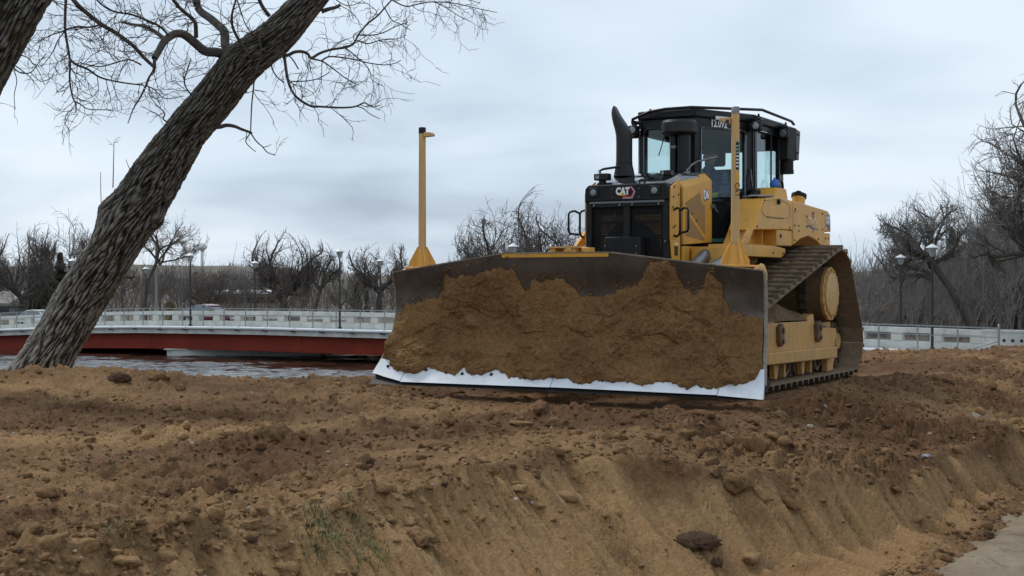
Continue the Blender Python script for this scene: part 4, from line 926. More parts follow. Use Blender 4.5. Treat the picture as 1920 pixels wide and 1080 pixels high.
def bark_tube(name, pts, rads, parent, origin, nring=250, dens=62, bulges=(), pale_len=3.2, seed=0):
    C = smooth_path(pts, 10); RR_ = np.interp(np.linspace(0, 1, len(C)), np.linspace(0, 1, len(rads)), rads)
    P = np.array([list(p) for p in C]); seg = np.linalg.norm(np.diff(P, axis=0), axis=1); cum = np.concatenate([[0], np.cumsum(seg)]); Ltot = cum[-1]
    n = int(Ltot * dens); sA = np.linspace(0, Ltot, n); P = np.stack([np.interp(sA, cum, P[:, i]) for i in range(3)], 1); Rr = np.interp(sA, cum, RR_)
    D = np.gradient(P, axis=0); D /= np.linalg.norm(D, axis=1, keepdims=True)
    U = np.cross(D, np.array([[0, 1., 0]])); U /= np.linalg.norm(U, axis=1, keepdims=True); W = np.cross(D, U)
    a = np.linspace(0, 2 * np.pi, nring, endpoint=False)
    S2, A2 = np.meshgrid(sA, a, indexing='ij'); Rg = np.repeat(Rr[:, None], nring, 1)
    # periodic noise about the trunk: sample on the circle (cos, sin), long along the trunk
    def pn(fa, fs, k, oct_=2):
        tot = 0; am = 1
        for o in range(oct_):
            cx = np.cos(A2) * fa; cy = np.sin(A2) * fa
            tot = tot + am * (NZ[(k + o) % 12](cx + S2 * fs + seed, cy - S2 * fs * .6 + 31 * o) + NZ[(k + o + 3) % 12](cy + S2 * fs * .8 + 11, cx + 7 * o)) * .6
            fa *= 2; fs *= 2; am *= .5
        return tot
    w1 = pn(1.6, 1.3, 1, 2)
    nr_ = 34
    ph = A2 * nr_ + 8.5 * w1 + 3.4 * pn(3.0, 2.0, 4, 3)
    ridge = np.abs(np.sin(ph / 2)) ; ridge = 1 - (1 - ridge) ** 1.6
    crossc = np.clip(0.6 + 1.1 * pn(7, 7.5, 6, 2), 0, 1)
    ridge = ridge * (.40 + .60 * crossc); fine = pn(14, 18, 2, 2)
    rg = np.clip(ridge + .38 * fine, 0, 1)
    rad = Rg * (1 + .07 * pn(.9, .8, 5, 2) + .03 * pn(2.4, 2.2, 8, 2)) + (rg - .6) * .042 * np.clip(Rg / .3, .4, 1)
    for (sb, ab, hb, wb) in bulges:
        dA = np.angle(np.exp(1j * (A2 - ab))); rad += hb * np.exp(-((S2 - sb) / wb) ** 2 - (dA * Rg / wb) ** 2)
    V = P[:, None] + (np.cos(A2)[..., None] * U[:, None] + np.sin(A2)[..., None] * W[:, None]) * rad[..., None] - np.array(origin)
    idx = np.arange(n * nring).reshape(n, nring); nx = np.roll(idx, -1, axis=1)
    F = np.stack([idx[:-1], nx[:-1], nx[1:], idx[1:]], -1).reshape(-1, 4)
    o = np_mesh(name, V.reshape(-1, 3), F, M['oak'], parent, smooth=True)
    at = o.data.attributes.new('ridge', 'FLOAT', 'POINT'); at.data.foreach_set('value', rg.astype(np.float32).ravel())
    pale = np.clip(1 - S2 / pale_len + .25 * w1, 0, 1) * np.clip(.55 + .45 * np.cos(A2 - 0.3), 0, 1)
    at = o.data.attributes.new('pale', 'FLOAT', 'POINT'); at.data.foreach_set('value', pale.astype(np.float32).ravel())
    return o
OD = 18.5
def op(u, v, d=OD): return ((u - 960) / 2600 * d, d, CAM_H - (v - 531) / 2600 * d)
KP = OD / 2600
ok = empty('leaning_oak', op(70, 725))
tr = [(48, 750, 64), (79, 692, 50), (114, 629, 45), (156, 552, 45), (207, 476, 45), (258, 388, 47), (299, 324, 45), (349, 249, 38), (392, 198, 36.5), (454, 119, 37), (515, 71, 33), (566, 17, 28.5), (622, -45, 25), (740, -170, 21), (860, -330, 15)]
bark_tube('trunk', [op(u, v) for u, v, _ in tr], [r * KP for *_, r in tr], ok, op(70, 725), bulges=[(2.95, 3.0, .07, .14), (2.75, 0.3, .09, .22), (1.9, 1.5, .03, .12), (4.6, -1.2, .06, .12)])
limbs = []      # traced limbs of the crown: (points (u, v, depth offset), r0 px, r1 px)
LB = [([(435, 110, 0), (410, 99, -.1), (385, 96, -.2), (365, 80, -.3), (345, 65, -.4), (328, 64, -.5), (310, 76, -.6), (300, 92, -.7), (290, 110, -.8)], 9.5, 6),
      ([(290, 110, -.8), (289, 132, -.8), (280, 145, -.7), (272, 165, -.7), (262, 185, -.7), (250, 205, -.7), (240, 232, -.7)], 3.2, .8),
      ([(432, 112, 0), (423, 85, .1), (421, 60, .2), (412, 50, .3), (395, 35, .4), (375, 20, .5), (369, 0, .5), (372, -60, .7), (360, -130, .8)], 9, 6),
      ([(368, 70, -.3), (367, 45, -.4), (362, 36, -.4), (345, 22, -.5), (328, 4, -.6), (300, -40, -.8)], 4, 3),
      ([(292, 128, -.8), (270, 108, -.9), (250, 86, -1), (215, 60, -1.1), (190, 46, -1.1), (165, 26, -1.2), (142, 5, -1.3), (110, -40, -1.4)], 3.0, 4.2),
      ([(312, 76, -.6), (292, 60, -.5), (272, 50, -.4), (248, 46, -.3), (228, 41, -.2)], 4, 2.2),
      ([(318, 68, -.6), (300, 50, -.7), (275, 38, -.9), (245, 27, -1), (215, 22, -1), (190, 8, -1.1), (160, -25, -1.1)], 2.4, 1.4),
      ([(126, -30, -1.2), (123, 20, -1.2), (123, 60, -1.2), (129, 95, -1.2), (132, 120, -1.2), (131, 150, -1.1), (136, 180, -1.1), (142, 195, -1.1), (143, 211, -1.1)], 2.8, 1.0),
      ([(140, 190, -1.1), (152, 196, -1.1), (167, 205, -1.1), (208, 206, -1.1)], 1.3, .7),
      ([(123, 56, -1.2), (145, 51, -1.2), (170, 51, -1.1), (196, 45, -1.1)], 1.7, 1.6), ([(123, 58, -1.2), (105, 63, -1.3), (90, 69, -1.3), (70, 80, -1.4)], 1.5, .7),
      ([(121, 60, -1.2), (108, 78, -1.2), (98, 100, -1.2), (78, 126, -1.3)], 1.2, .6), ([(131, 112, -1.2), (145, 122, -1.2), (165, 130, -1.2), (190, 146, -1.1), (230, 155, -1), (270, 160, -.8)], 2.4, 1.2),
      ([(272, 160, -.7), (290, 168, -.7), (310, 185, -.6), (345, 180, -.5)], 1.2, .7), ([(265, 122, -.8), (258, 118, -.8), (240, 112, -.9), (210, 120, -1), (185, 125, -1), (150, 118, -1.1)], 1.6, 1),
      ([(320, 225, 0), (316, 229, -.1), (306, 223, -.2), (309, 212, -.2), (292, 195, -.3), (280, 178, -.4)], 2, .8), ([(372, 182, 0), (360, 178, -.2), (349, 164, -.3), (346, 150, -.4), (352, 130, -.4), (358, 110, -.5)], 2, .9),
      ([(470, 110, -.2), (440, 60, -.5), (435, 30, -.6), (446, -10, -.7)], 3, 2), ([(488, 76, -.2), (470, 60, -.4), (458, 40, -.5), (445, 0, -.6)], 1.6, 1.2),
      ([(505, 30, 0), (492, 12, -.1), (480, -15, -.2)], 4, 3.2), ([(560, 130, -.35), (540, 103, -.35), (500, 96, -.45), (470, 93, -.5), (440, 82, -.6), (410, 88, -.7)], 1.3, .8),
      ([(520, 100, .1), (538, 104, .1), (552, 98, .1), (566, 97, .1), (577, 101, .1), (584, 109, .1), (600, 100, .1), (622, 93, .2), (648, 89, .3), (663, 82, .4), (672, 66, .4), (688, 46, .5), (708, 30, .5), (724, 12, .5), (742, -8, .5)], 3.4, 1.4),
      ([(530, 98, .1), (534, 112, .1), (538, 140, 0), (545, 165, -.1), (558, 184, -.2), (583, 199, -.2), (600, 200, -.2), (640, 202, -.2), (666, 200, -.2), (682, 193, -.2), (690, 196, -.2), (700, 201, -.2), (713, 197, -.2)], 3.2, .8), ([(668, 199, -.2), (682, 204, -.2), (694, 214, -.2), (713, 223, -.2)], 1.1, .6),
      ([(584, 110, .1), (604, 115, .1), (618, 124, .1), (634, 136, .1), (650, 148, .1), (673, 160, .1)], 1.7, .7), ([(602, 115, .1), (615, 107, .1), (632, 107, .1), (662, 111, .1), (690, 118, .1), (720, 122, .1), (740, 119, .1), (752, 113, .1)], 1.7, .7),
      ([(648, 90, .3), (664, 103, .3), (684, 120, .3), (694, 135, .3), (698, 150, .3), (716, 161, .3)], 1.3, .6), ([(672, 66, .4), (700, 66, .4), (722, 60, .4), (742, 50, .4), (765, 42, .4)], 1.4, .7), ([(670, 76, .4), (690, 82, .4), (716, 75, .4), (745, 73, .4), (762, 66, .4)], 1.4, .6),
      ([(545, 153, 0), (575, 152, .1), (598, 147, .1), (618, 136, .1)], 1.2, .8), ([(509, 118, .1), (511, 130, .1), (520, 145, .1), (533, 155, .1)], 1.5, 1), ([(722, 16, .5), (735, 38, .5), (752, 46, .5), (770, 57, .5)], 1.2, .6), ([(735, 0, .5), (760, 12, .5), (785, 8, .5), (812, 4, .5), (835, 14, .5), (860, 30, .5), (885, 42, .5)], 1.4, .6),
      ([(812, 4, .5), (850, 6, .5), (890, 15, .5), (932, 24, .5)], 1.1, .6), ([(790, -30, .5), (820, -2, .5), (860, -4, .5), (900, 6, .5)], 1.2, .6), ([(603, 22, 0), (618, 17, 0), (630, 14, 0), (639, 9, 0)], 4.2, 2.6), ([(630, 0, 0), (648, 10, 0), (666, 9, 0), (676, 3, 0)], 1, .6), ([(652, 2, 0), (658, 20, 0), (662, 36, 0)], 1, .5),
      ([(396, 238, 0), (412, 238, 0), (425, 235, 0), (440, 237, 0), (452, 242, 0), (466, 247, 0), (473, 250, 0)], 4.5, 2.0), ([(470, 249, 0), (464, 258, 0), (461, 266, 0), (469, 276, 0), (480, 285, 0)], 1.2, .7), ([(470, 249, 0), (480, 264, 0), (492, 275, 0), (502, 286, 0), (517, 291, 0)], 1.3, .8), ([(492, 276, 0), (500, 275, 0), (509, 271, 0)], .9, .5),
      ([(490, 58, -.34), (487, 75, -.36), (490, 95, -.36), (485, 120, -.36), (478, 140, -.36), (475, 170, -.34), (472, 200, -.3), (470, 248, -.1)], 2.1, 1.1), ([(477, 169, -.34), (490, 171, -.3), (500, 173, -.3)], 1, .6),
      ([(212, 352, 0), (213, 310, 0), (214, 267, 0)], 1.1, .6), ([(190, 385, 0), (189, 350, 0), (189, 322, 0)], .8, .5), ([(250, 328, 0), (242, 314, 0), (236, 299, 0)], .9, .5), ([(236, 520, 0), (246, 521, 0), (253, 519, 0)], 3.2, 1.8)]
rs = np.random.RandomState(12)
segs = []; st = []; dr = []; ln = []; rd = []
for pts, a, b_ in LB:
    C = smooth_path([op(u, v, OD + d) for u, v, d in pts], 4); n = len(C); rr = np.linspace(a, b_, n) * KP
    segs += [[*C[k], *C[k + 1], rr[k], rr[k + 1]] for k in range(n - 1)]
    Lc = sum((C[k + 1] - C[k]).length for k in range(n - 1)); dens = 15 if pts[0][0] < 420 and pts[0][1] < 200 else 9
    if pts[-1][1] > 215 or (pts[0][1] > 230): dens = 2.2
    m = int(Lc * dens)
    for k in range(m):
        i = rs.randint(max(1, n // 6), n - 1); p = C[i]; d = (C[i + 1] - C[i]).normalized() if i + 1 < n else (C[i] - C[i - 1]).normalized()
        q_ = np.array([rs.randn(), rs.randn() * .6, rs.randn() - .12]); q_ = q_ - q_.dot(np.array(d)) * np.array(d); q_ /= np.linalg.norm(q_)
        st.append(list(p)); dr.append(np.array(d) * .55 + q_ * .85); ln.append(.30 * (.4 + 1.0 * rs.rand())); rd.append(max(.0030, min(.0055, rr[i] * .5)))
G = grow(st, dr, ln, rd, 3, rs, nch=(3, 2), seg=4, curl=.26, ratio=.55, spread=1.0, rmin=.0026, rratio=.7, taper=.75)
O0 = np.array(op(70, 725)); 
def shift(S, o): S = S.copy(); S[:, :3] -= o; S[:, 3:6] -= o; return S
S = shift(np.array(segs), O0); 
thick = S[:, 6] > 2.6 * KP
b0 = 0
for pts, a, b_ in LB:                      # every thick limb a part of its own
    n_ = (len(pts) - 1) * 4; Sk = S[b0:b0 + n_]; Tk = thick[b0:b0 + n_]; b0 += n_
    if Tk.any(): segs_mesh('limb', Sk[Tk], M['oak_limb'], ok, sides=10)
segs_mesh('twigs', np.concatenate([S[~thick], shift(G, O0)]), M['oak_twig'], ok, sides=4)
tag(ok, 'thick rough barked oak leaning right with bare twigs, at the left of the photo', 'tree')

o2 = empty('second_oak', op(-400, 745, 15.0))
pts2 = [(-420, 780, 62), (-330, 620, 60), (-230, 455, 58), (-130, 285, 57), (-60, 160, 56), (0, 52, 55), (52, -38, 54), (120, -150, 50), (260, -360, 40)]
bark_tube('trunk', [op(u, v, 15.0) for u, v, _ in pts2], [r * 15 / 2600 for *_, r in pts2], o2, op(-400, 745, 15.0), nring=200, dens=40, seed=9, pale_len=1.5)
segs = []; st = []; dr = []; ln = []; rd = []
L2 = [([(20, 105), (40, 104), (55, 110), (62, 120), (70, 122)], 1.3, .8), ([(22, 118), (45, 135), (60, 148), (75, 168)], 1.2, .5), ([(26, 128), (40, 137), (58, 136), (70, 122), (88, 100)], 1.3, .8), ([(27, 133), (32, 152), (27, 180), (29, 206)], 1.0, .6), ([(62, 118), (75, 138), (84, 160)], .9, .5), ([(52, 82), (62, 72), (72, 60)], .8, .4), ([(48, 86), (56, 93), (63, 99)], .7, .4), ([(100, 2), (112, 12), (122, 20)], 1, .6), ([(88, 24), (100, 28), (112, 29)], .8, .5), ([(58, 136), (75, 152), (90, 150), (102, 141)], .8, .4)]
for pts, a, b_ in L2:
    C = smooth_path([op(u, v, 15.0) for u, v in pts], 4); n = len(C); rr = np.linspace(a, b_, n) * 15 / 2600
    segs += [[*C[k], *C[k + 1], rr[k], rr[k + 1]] for k in range(n - 1)]
    for k in range(2): i = rs.randint(1, n - 1); st.append(list(C[i])); dr.append([rs.randn(), rs.randn() * .4, rs.randn() - .5]); ln.append(.14); rd.append(.0028)
G = grow(st, dr, ln, rd, 2, rs, nch=(2,), seg=4, curl=.2, rmin=.0022)
segs_mesh('twigs', shift(np.concatenate([np.array(segs), G]), np.array(op(-400, 745, 15.0))), M['oak_twig'], o2, sides=4)
tag(o2, 'second oak trunk crossing the upper left corner, its foot outside the photo', 'tree')

# ---------------------------------------------------------------- bulldozer (local axes: x to its left side = right in the photo, y rearwards, z up)
DO = (0.5198, 13.8095); DTH = R(29.5)
bz = empty('bulldozer', (DO[0], DO[1], 0), -DTH)
tag(bz, 'yellow crawler bulldozer with black hood and wide soil caked blade on the bank', 'bulldozer')
RX90 = Matrix.Rotation(R(90), 4, 'X')
def rotx(a): return Matrix.Rotation(a, 4, 'X')
def bolt_row(pts, parent, axis='x', r=.016, m='bolt_dark', h=.012):
    """bolts: one mesh shared"""
    me = None
    for p in pts:
        if me is None:
            b_ = MB(); a = {'x': (h, 0, 0), 'y': (0, -h, 0), 'z': (0, 0, h)}[axis]
            o = b_.cyl((0, 0, 0), a, r, 8, r * .8).build('bolt', M[m], parent); me = o.data
        else: o = bpy.data.objects.new('bolt', me); COL.objects.link(o); o.parent = parent
        o.location = p
# --- blade
PZ = [0.05, 0.20, 0.35, 0.55, 0.80, 1.05, 1.21, 1.40]; PY = [-.335, -.20, -.095, .015, .065, .045, .0, -.03]
def by(z): return np.interp(z, PZ, PY)
def bw(z): return np.interp(z, [.05, .45, .8, 1.21], [2.17, 2.075, 2.05, 2.06])
def btop(x): return np.interp(x, [-2.06, -.66, .5, 2.06], [1.21, 1.40, 1.395, 1.208])
us = np.linspace(-1, 1, 81); vs_ = np.linspace(0, 1, 22)
def skin(off):
    Vv = []
    for v in vs_:
        for u in us:
            xt = u * 2.06; zt = btop(xt); z = .17 + (zt - .17) * v; Vv.append((u * bw(z), by(z) + off, z))
    return Vv
mb = MB(); a = skin(0); b_ = skin(.045); nu = len(us); nv = len(vs_)
fs = [(j * nu + i, j * nu + i + 1, (j + 1) * nu + i + 1, (j + 1) * nu + i) for j in range(nv - 1) for i in range(nu - 1)]
K = nu * nv
fs += [(K + f[3], K + f[2], K + f[1], K + f[0]) for f in fs]
bd = [i for i in range(nu)] + [j * nu + nu - 1 for j in range(1, nv)] + [(nv - 1) * nu + i for i in range(nu - 2, -1, -1)] + [j * nu for j in range(nv - 2, 0, -1)]
fs += [(bd[k], K + bd[k], K + bd[(k + 1) % len(bd)], bd[(k + 1) % len(bd)]) for k in range(len(bd))]
mb.add(a + b_, fs); blade = mb.build('blade', M['steel'], bz, smooth=35)
# yellow painted lip along the crest and worn top rim
def ribbon(x0, x1, zf0, zf1, yo, th, name, m, parent, n=24):
    rings = []
    for x in np.linspace(x0, x1, n):
        z0_, z1_ = zf0(x), zf1(x); rings.append([(x, by(z0_) + yo, z0_), (x, by(z0_) + yo + th, z0_), (x, by(z1_) + yo + th, z1_), (x, by(z1_) + yo, z1_)])
    return MB().loft(rings).build(name, m, parent)
ribbon(-.70, .50, lambda x: 1.360, lambda x: btop(x) - .002, -.006, .004, 'yellow_lip', M['yellow'], blade)
ribbon(-2.06, 2.06, lambda x: btop(x) + .001, lambda x: btop(x) + .014, -.004, .056, 'top_rim', M['steel_end'], blade, 60)
for sx in (-1, 1):
    rings = [[(sx * (bw(z) + .001), by(z) - .004, z), (sx * (bw(z) + .001), by(z) + .06, z), (sx * (bw(z) + .016), by(z) + .06, z), (sx * (bw(z) + .016), by(z) - .004, z)] for z in np.linspace(.17, 1.2, 16)]
    MB().loft(rings).build('side_rim', M['steel_end'], blade)
# white cutting edges and end bits
def edge(x0, x1, zt0, zt1, zb0, zb1, name):
    rings = []
    for t in np.linspace(0, 1, 8):
        x = x0 + (x1 - x0) * t; zt = zt0 + (zt1 - zt0) * t; zb = zb0 + (zb1 - zb0) * t
        s = lambda z: x * (np.interp(z, [.05, .45], [1.0, .956]) if abs(x) > 2.0 else 1)
        rings.append([(s(zb), by(zb) - .022, zb), (s(zb), by(zb) + .012, zb + .004), (s(.19), by(.19) + .004, .19), (s(zt), by(zt) - .004, zt), (s(zt), by(zt) - .018, zt), (s(.19), by(.19) - .022, .19)])
    return MB().loft(rings).build(name, M['white_edge'], blade, smooth=50)
edge(-2.17, -1.752, .30, .25, .155, .085, 'end_bit'); edge(-1.744, .006, .24, .235, .078, .084, 'cutting_edge'); edge(.014, 1.736, .235, .24, .086, .078, 'cutting_edge'); edge(1.744, 2.185, .25, .315, .075, .055, 'end_bit')
MB().prism([(-.335, .045), (-.25, .06), (-.12, .10), (.0, .14), (.03, .20), (-.14, .20)], -2.13, 2.13).build('edge_support', M['black_dull'], blade)
bolt_row([(x, float(by(z)) - .024, z) for x, z in [(-1.98, .225), (-1.24, .185), (-1.04, .178), (-.70, .182), (-1.49, .20), (1.98, .20), (.55, .165), (-.30, .16)]], blade, 'y', .019)
# packed soil clinging to the blade
dt = [(-2.065, .705), (-2.03, .78), (-1.968, .849), (-1.934, .889), (-1.80, .895), (-1.73, .908), (-1.629, .937), (-1.50, .97), (-1.46, 1.02), (-1.43, 1.12), (-1.38, 1.20), (-1.331, 1.161), (-1.2, 1.17), (-1.07, 1.183), (-.98, 1.20), (-.91, 1.227), (-.80, 1.262), (-.72, 1.258), (-.594, 1.236), (-.53, 1.13), (-.47, 1.024), (-.42, 1.04), (-.377, 1.132), (-.255, 1.122), (-.13, 1.14), (-.013, 1.143), (.06, 1.06), (.136, .999), (.284, .968), (.40, .975), (.516, .99), (.562, 1.053), (.717, 1.053), (.78, 1.10), (.83, 1.131), (.90, 1.23), (.942, 1.30), (1.137, 1.32), (1.20, 1.26), (1.219, 1.156), (1.274, 1.054), (1.356, .994), (1.45, 1.03), (1.49, 1.13), (1.53, 1.235), (1.598, 1.155), (1.661, 1.08), (1.67, .955), (1.756, .825), (1.887, .80), (1.95, .81), (2.04, .775)]
db = [(-2.07, .305), (-1.994, .268), (-1.93, .22), (-1.866, .187), (-1.732, .170), (-1.62, .16), (-1.566, .169), (-1.47, .235), (-1.40, .21), (-1.113, .157), (-1.049, .24), (-1.0, .20), (-.922, .163), (-.76, .19), (-.642, .230), (-.56, .19), (-.488, .161), (-.186, .15), (0, .17), (.168, .163), (.341, .117), (.48, .16), (.626, .148), (.80, .165), (.959, .129), (1.12, .17), (1.285, .161), (1.42, .11), (1.497, .159), (1.60, .12), (1.707, .137), (1.80, .165), (1.912, .174), (2.05, .21), (2.10, .30), (2.15, .31)]
nx_, nzz = 560, 160
xs = np.linspace(-1, 1, nx_); q = np.linspace(0, 1, nzz)
xt = xs * 2.06
T_ = np.interp(xt, *zip(*dt)) + .035 * fbm(xt, xt * 0, 8, 5, 1, .6) ; Bm = np.interp(xs * 2.12, *zip(*db)) + .016 * fbm(xt, xt * 0 + 4, 16, 4, 2, .6)
Q, XX = np.meshgrid(q, xs, indexing='ij')
ZZ = Bm[None] + (T_ - Bm)[None] * Q
WX = XX * (bw(ZZ) - .004)
dtop = np.full(ZZ.shape, 9.0)
for sh in range(-22, 23):
    Tj = np.roll(T_, sh); xj = np.roll(xt, sh)
    if sh > 0: Tj[:sh] = 9
    if sh < 0: Tj[sh:] = 9
    dtop = np.minimum(dtop, np.maximum(Tj[None] - ZZ, 0) + np.abs(xj - xt)[None] * (Tj < 8)[None])
dbt = ZZ - Bm[None]
e_ = (1 - np.exp(-np.clip(dtop, 0, None) / .10)) * (1 - np.exp(-np.clip(dbt, 0, None) / .035))
side = sstep(0, .03, 2.06 - np.abs(XX * 2.06)) * .8 + .2
body = .050 + .030 * fbm(WX, ZZ, 1.6, 4, 3) + .050 * np.exp(-((ZZ - .45) / .3) ** 2)
rough_ = .042 * np.abs(fbm(WX, ZZ, 3.6, 5, 5, .6)) + .008 * fbm(WX, ZZ, 22, 4, 1, .7) + .004 * fbm(WX, ZZ, 60, 2, 7) - .020 * np.clip(1 - np.abs(NZ[6](WX * 1.6, ZZ * 2.4)) * 14, 0, 1)
# the fold at the left where a slab of soil has slid over another
line = .42 + .36 * (WX + 2.05) / .75
fold = .045 * sstep(-.02, .03, ZZ - line) * sstep(-1.15, -1.35, WX)
side = side * (.55 + .45 * sstep(-.3, .5, fbm(WX, ZZ, 2.2, 3, 11)))
tk = (e_ * side * np.clip(body + rough_ + fold, .012, .3)) + .003
YY = by(ZZ) - tk - .004 - .016 * (ZZ < .26)
sv = np.stack([WX, YY, ZZ + .02 * fbm(WX, ZZ, 8, 3, 9) * e_], -1).reshape(-1, 3)
idx = np.arange(nx_ * nzz).reshape(nzz, nx_)
F = np.stack([idx[:-1, :-1], idx[:-1, 1:], idx[1:, 1:], idx[1:, :-1]], -1).reshape(-1, 4)
ds = np_mesh('packed_soil', sv, F, M['blade_soil'], smooth=True)
ds.location = bz.location; ds.rotation_euler = bz.rotation_euler
tag(ds, 'brown soil caked over the front of the bulldozer blade with a ragged upper edge', 'soil', kind='stuff')
rs = np.random.RandomState(3); sx_ = rs.rand(260) * 4.0 - 2.0; zt_ = np.interp(sx_, *zip(*dt)); sz_ = np.minimum(zt_ + np.abs(rs.randn(260)) * .07, btop(sx_) - .03)
VV, FF = lumps(rs, np.stack([sx_, by(sz_) - .003, sz_], -1), .005 + .018 * rs.rand(260) ** 3, 1, .5)
o = np_mesh('soil_specks', VV, FF, M['blade_soil']); o.location = bz.location; o.rotation_euler = bz.rotation_euler; tag(o, 'small specks of dried soil stuck on the bare steel near the top of the blade', 'soil', kind='stuff')
# blade back structure and corner plates
bb = MB().box(-1.7, 1.7, .09, .24, .35, .55).box(-1.7, 1.7, .09, .24, .95, 1.12)
for x in (-1.7, -1.0, -.35, .35, 1.0, 1.7): bb.box(x - .02, x + .02, .088, .34, .2, 1.15)
bb.build('back_ribs', M['yellow_worn'], blade)
for sx in (-1, 1):
    MB().prism([(.05, 1.16), (.05, 1.222), (.12, 1.27), (.26, 1.275), (.34, 1.20), (.34, 1.12)], sx * 1.99, sx * 1.95).build('corner_plate', M['yellow'], blade, bevel=.006)
    MB().prism([(1.42, 1.20), (1.56, 1.245), (1.98, 1.235), (1.98, 1.20)] if sx > 0 else [(-1.42, 1.20), (-1.56, 1.245), (-1.98, 1.235), (-1.98, 1.20)], .07, .30, axis='y').build('top_plate', M['yellow'], blade)
MB().tube([(2.005, .12, 1.12), (2.005, .12, 1.24), (2.005, .12, 1.27), (2.005, .12, 1.285)], [.035, .035, .025, .006], 12).build('lifting_lug', M['yellow_post'], blade, smooth=50)
# --- sight posts on the blade corners
def post(x, s):
    p = empty('marker_post', (x, .16, 0), 0, bz)
    MB().tube([(0, 0, 1.30), (0, 0, 2.70)], [.042, .037], 20).build('tube', M['yellow_post'], p, smooth=40)
    MB().tube([(0, 0, 2.70), (0, 0, 2.715), (0, 0, 2.76), (0, 0, 2.765)], [.0392, .0392, .0392, .035], 20).build('cap', M['grey_metal'] if s > 0 else M['black_dull'], p, smooth=40)
    b_ = MB().tube([(0, 0, 1.27), (0, 0, 1.46)], [.095, .055], 8); b_.build('foot', M['yellow'], p)
    for k in range(4):
        a = R(45 + 90 * k); M_ = Matrix.Rotation(a, 4, 'Z'); g_ = MB()
        poly = [(.03, 1.275), (.145, 1.275), (.145, 1.32), (.052, 1.49), (.03, 1.49)]
        n = len(poly); g_.add([M_ @ Vector((q_[0], t, q_[1])) for t in (-.007, .007) for q_ in poly], [tuple(range(n))[::-1], tuple(range(n, 2 * n))] + [(i, (i + 1) % n, n + (i + 1) % n, n + i) for i in range(n)])
        g_.build('gusset', M['yellow'], p)
    MB().cbox((0, 0, 1.262), (.31, .26, .022)).build('flange', M['yellow'], p, bevel=.004)
    MB().box(-.11, -.05, -.10, .10, 1.15, 1.25).box(.05, .11, -.10, .10, 1.15, 1.25).build('mount', M['yellow_worn'], p)
    # bracket near the top, pointing to the machine centre line
    if s > 0: MB().prism([(-.04, 2.60), (-.155, 2.645), (-.155, 2.665), (-.04, 2.665)], -.035, .035, axis='y').build('bracket', M['yellow_post'], p, bevel=.003); MB().box(-.085, -.05, -.037, -.0355, 2.61, 2.645).build('bracket_hole', M['bolt_dark'], p)
    else: MB().prism([(.038, 2.66), (.14, 2.665), (.14, 2.685), (.12, 2.705), (.038, 2.71)], -.035, .035, axis='y').build('bracket', M['yellow_post'], p, bevel=.003)
    if s > 0:
        def band(z0_, z1_, m, nm='decal'):
            rings = [[(math.cos(a) * (.0426 - .005 * (z - 1.3) / 1.4 ), math.sin(a) * (.0426 - .005 * (z - 1.3) / 1.4), z) for a in np.linspace(R(-62), R(-8), 8)] for z in (z0_, z1_)]
            n = 8; b_ = MB(); b_.add(rings[0] + rings[1], [(i, i + 1, n + i + 1, n + i) for i in range(n - 1)]); return b_.build(nm, m, p)
        band(2.17, 2.43, M['black_dull']); band(1.93, 2.15, M['yellow'])
        for zz, tx in ((2.19, 'GRADE'), (1.92, 'CAT')):
            pass
    return p
pl_ = post(-1.79, -1); pr_ = post(1.735, 1)

# --- letters as mesh
def text(body, size, M4, m, parent, name='lettering', bold=0.0, sx=1.0, extr=.001):
    c = bpy.data.curves.new('t', 'FONT'); c.body = body; c.size = size; c.offset = bold; c.extrude = extr; c.align_x = 'CENTER'; c.align_y = 'CENTER'; c.resolution_u = 3
    o = bpy.data.objects.new('t', c); COL.objects.link(o); bpy.context.view_layer.update()
    me = bpy.data.meshes.new_from_object(o.evaluated_get(bpy.context.evaluated_depsgraph_get())); bpy.data.objects.remove(o)
    me.transform(Matrix.Diagonal((sx, 1, 1, 1))); me.transform(M4)
    me.materials.clear(); me.materials.append(m)
    q_ = bpy.data.objects.new(name, me); COL.objects.link(q_); q_.parent = parent; return q_
def frame4(o, xd, yd):
    xd = Vector(xd).normalized(); yd = Vector(yd).normalized(); zd = xd.cross(yd).normalized(); yd = zd.cross(xd)
    m = Matrix((( xd.x, yd.x, zd.x, o[0]), (xd.y, yd.y, zd.y, o[1]), (xd.z, yd.z, zd.z, o[2]), (0, 0, 0, 1))); return m
# vertical lettering on the right post
for zz, tx, sz, mt_ in ((2.30, 'GPS READY', .048, M['white_decal']), (2.04, 'CAT', .075, M['bolt_dark'])):
    pass
text('CAT', .07, frame4((.0300, -.0315, 1.98), (0, 0, -1), (.80, .6, 0)), M['bolt_dark'], pr_)
for k in range(7): MB().cbox((.0315, -.0305, 2.20 + k * .032), (.022, .002, .016), Matrix.Rotation(R(37), 4, 'Z')).build('label_mark', M['teal_decal'] if k > 3 else M['white_decal'], pr_)

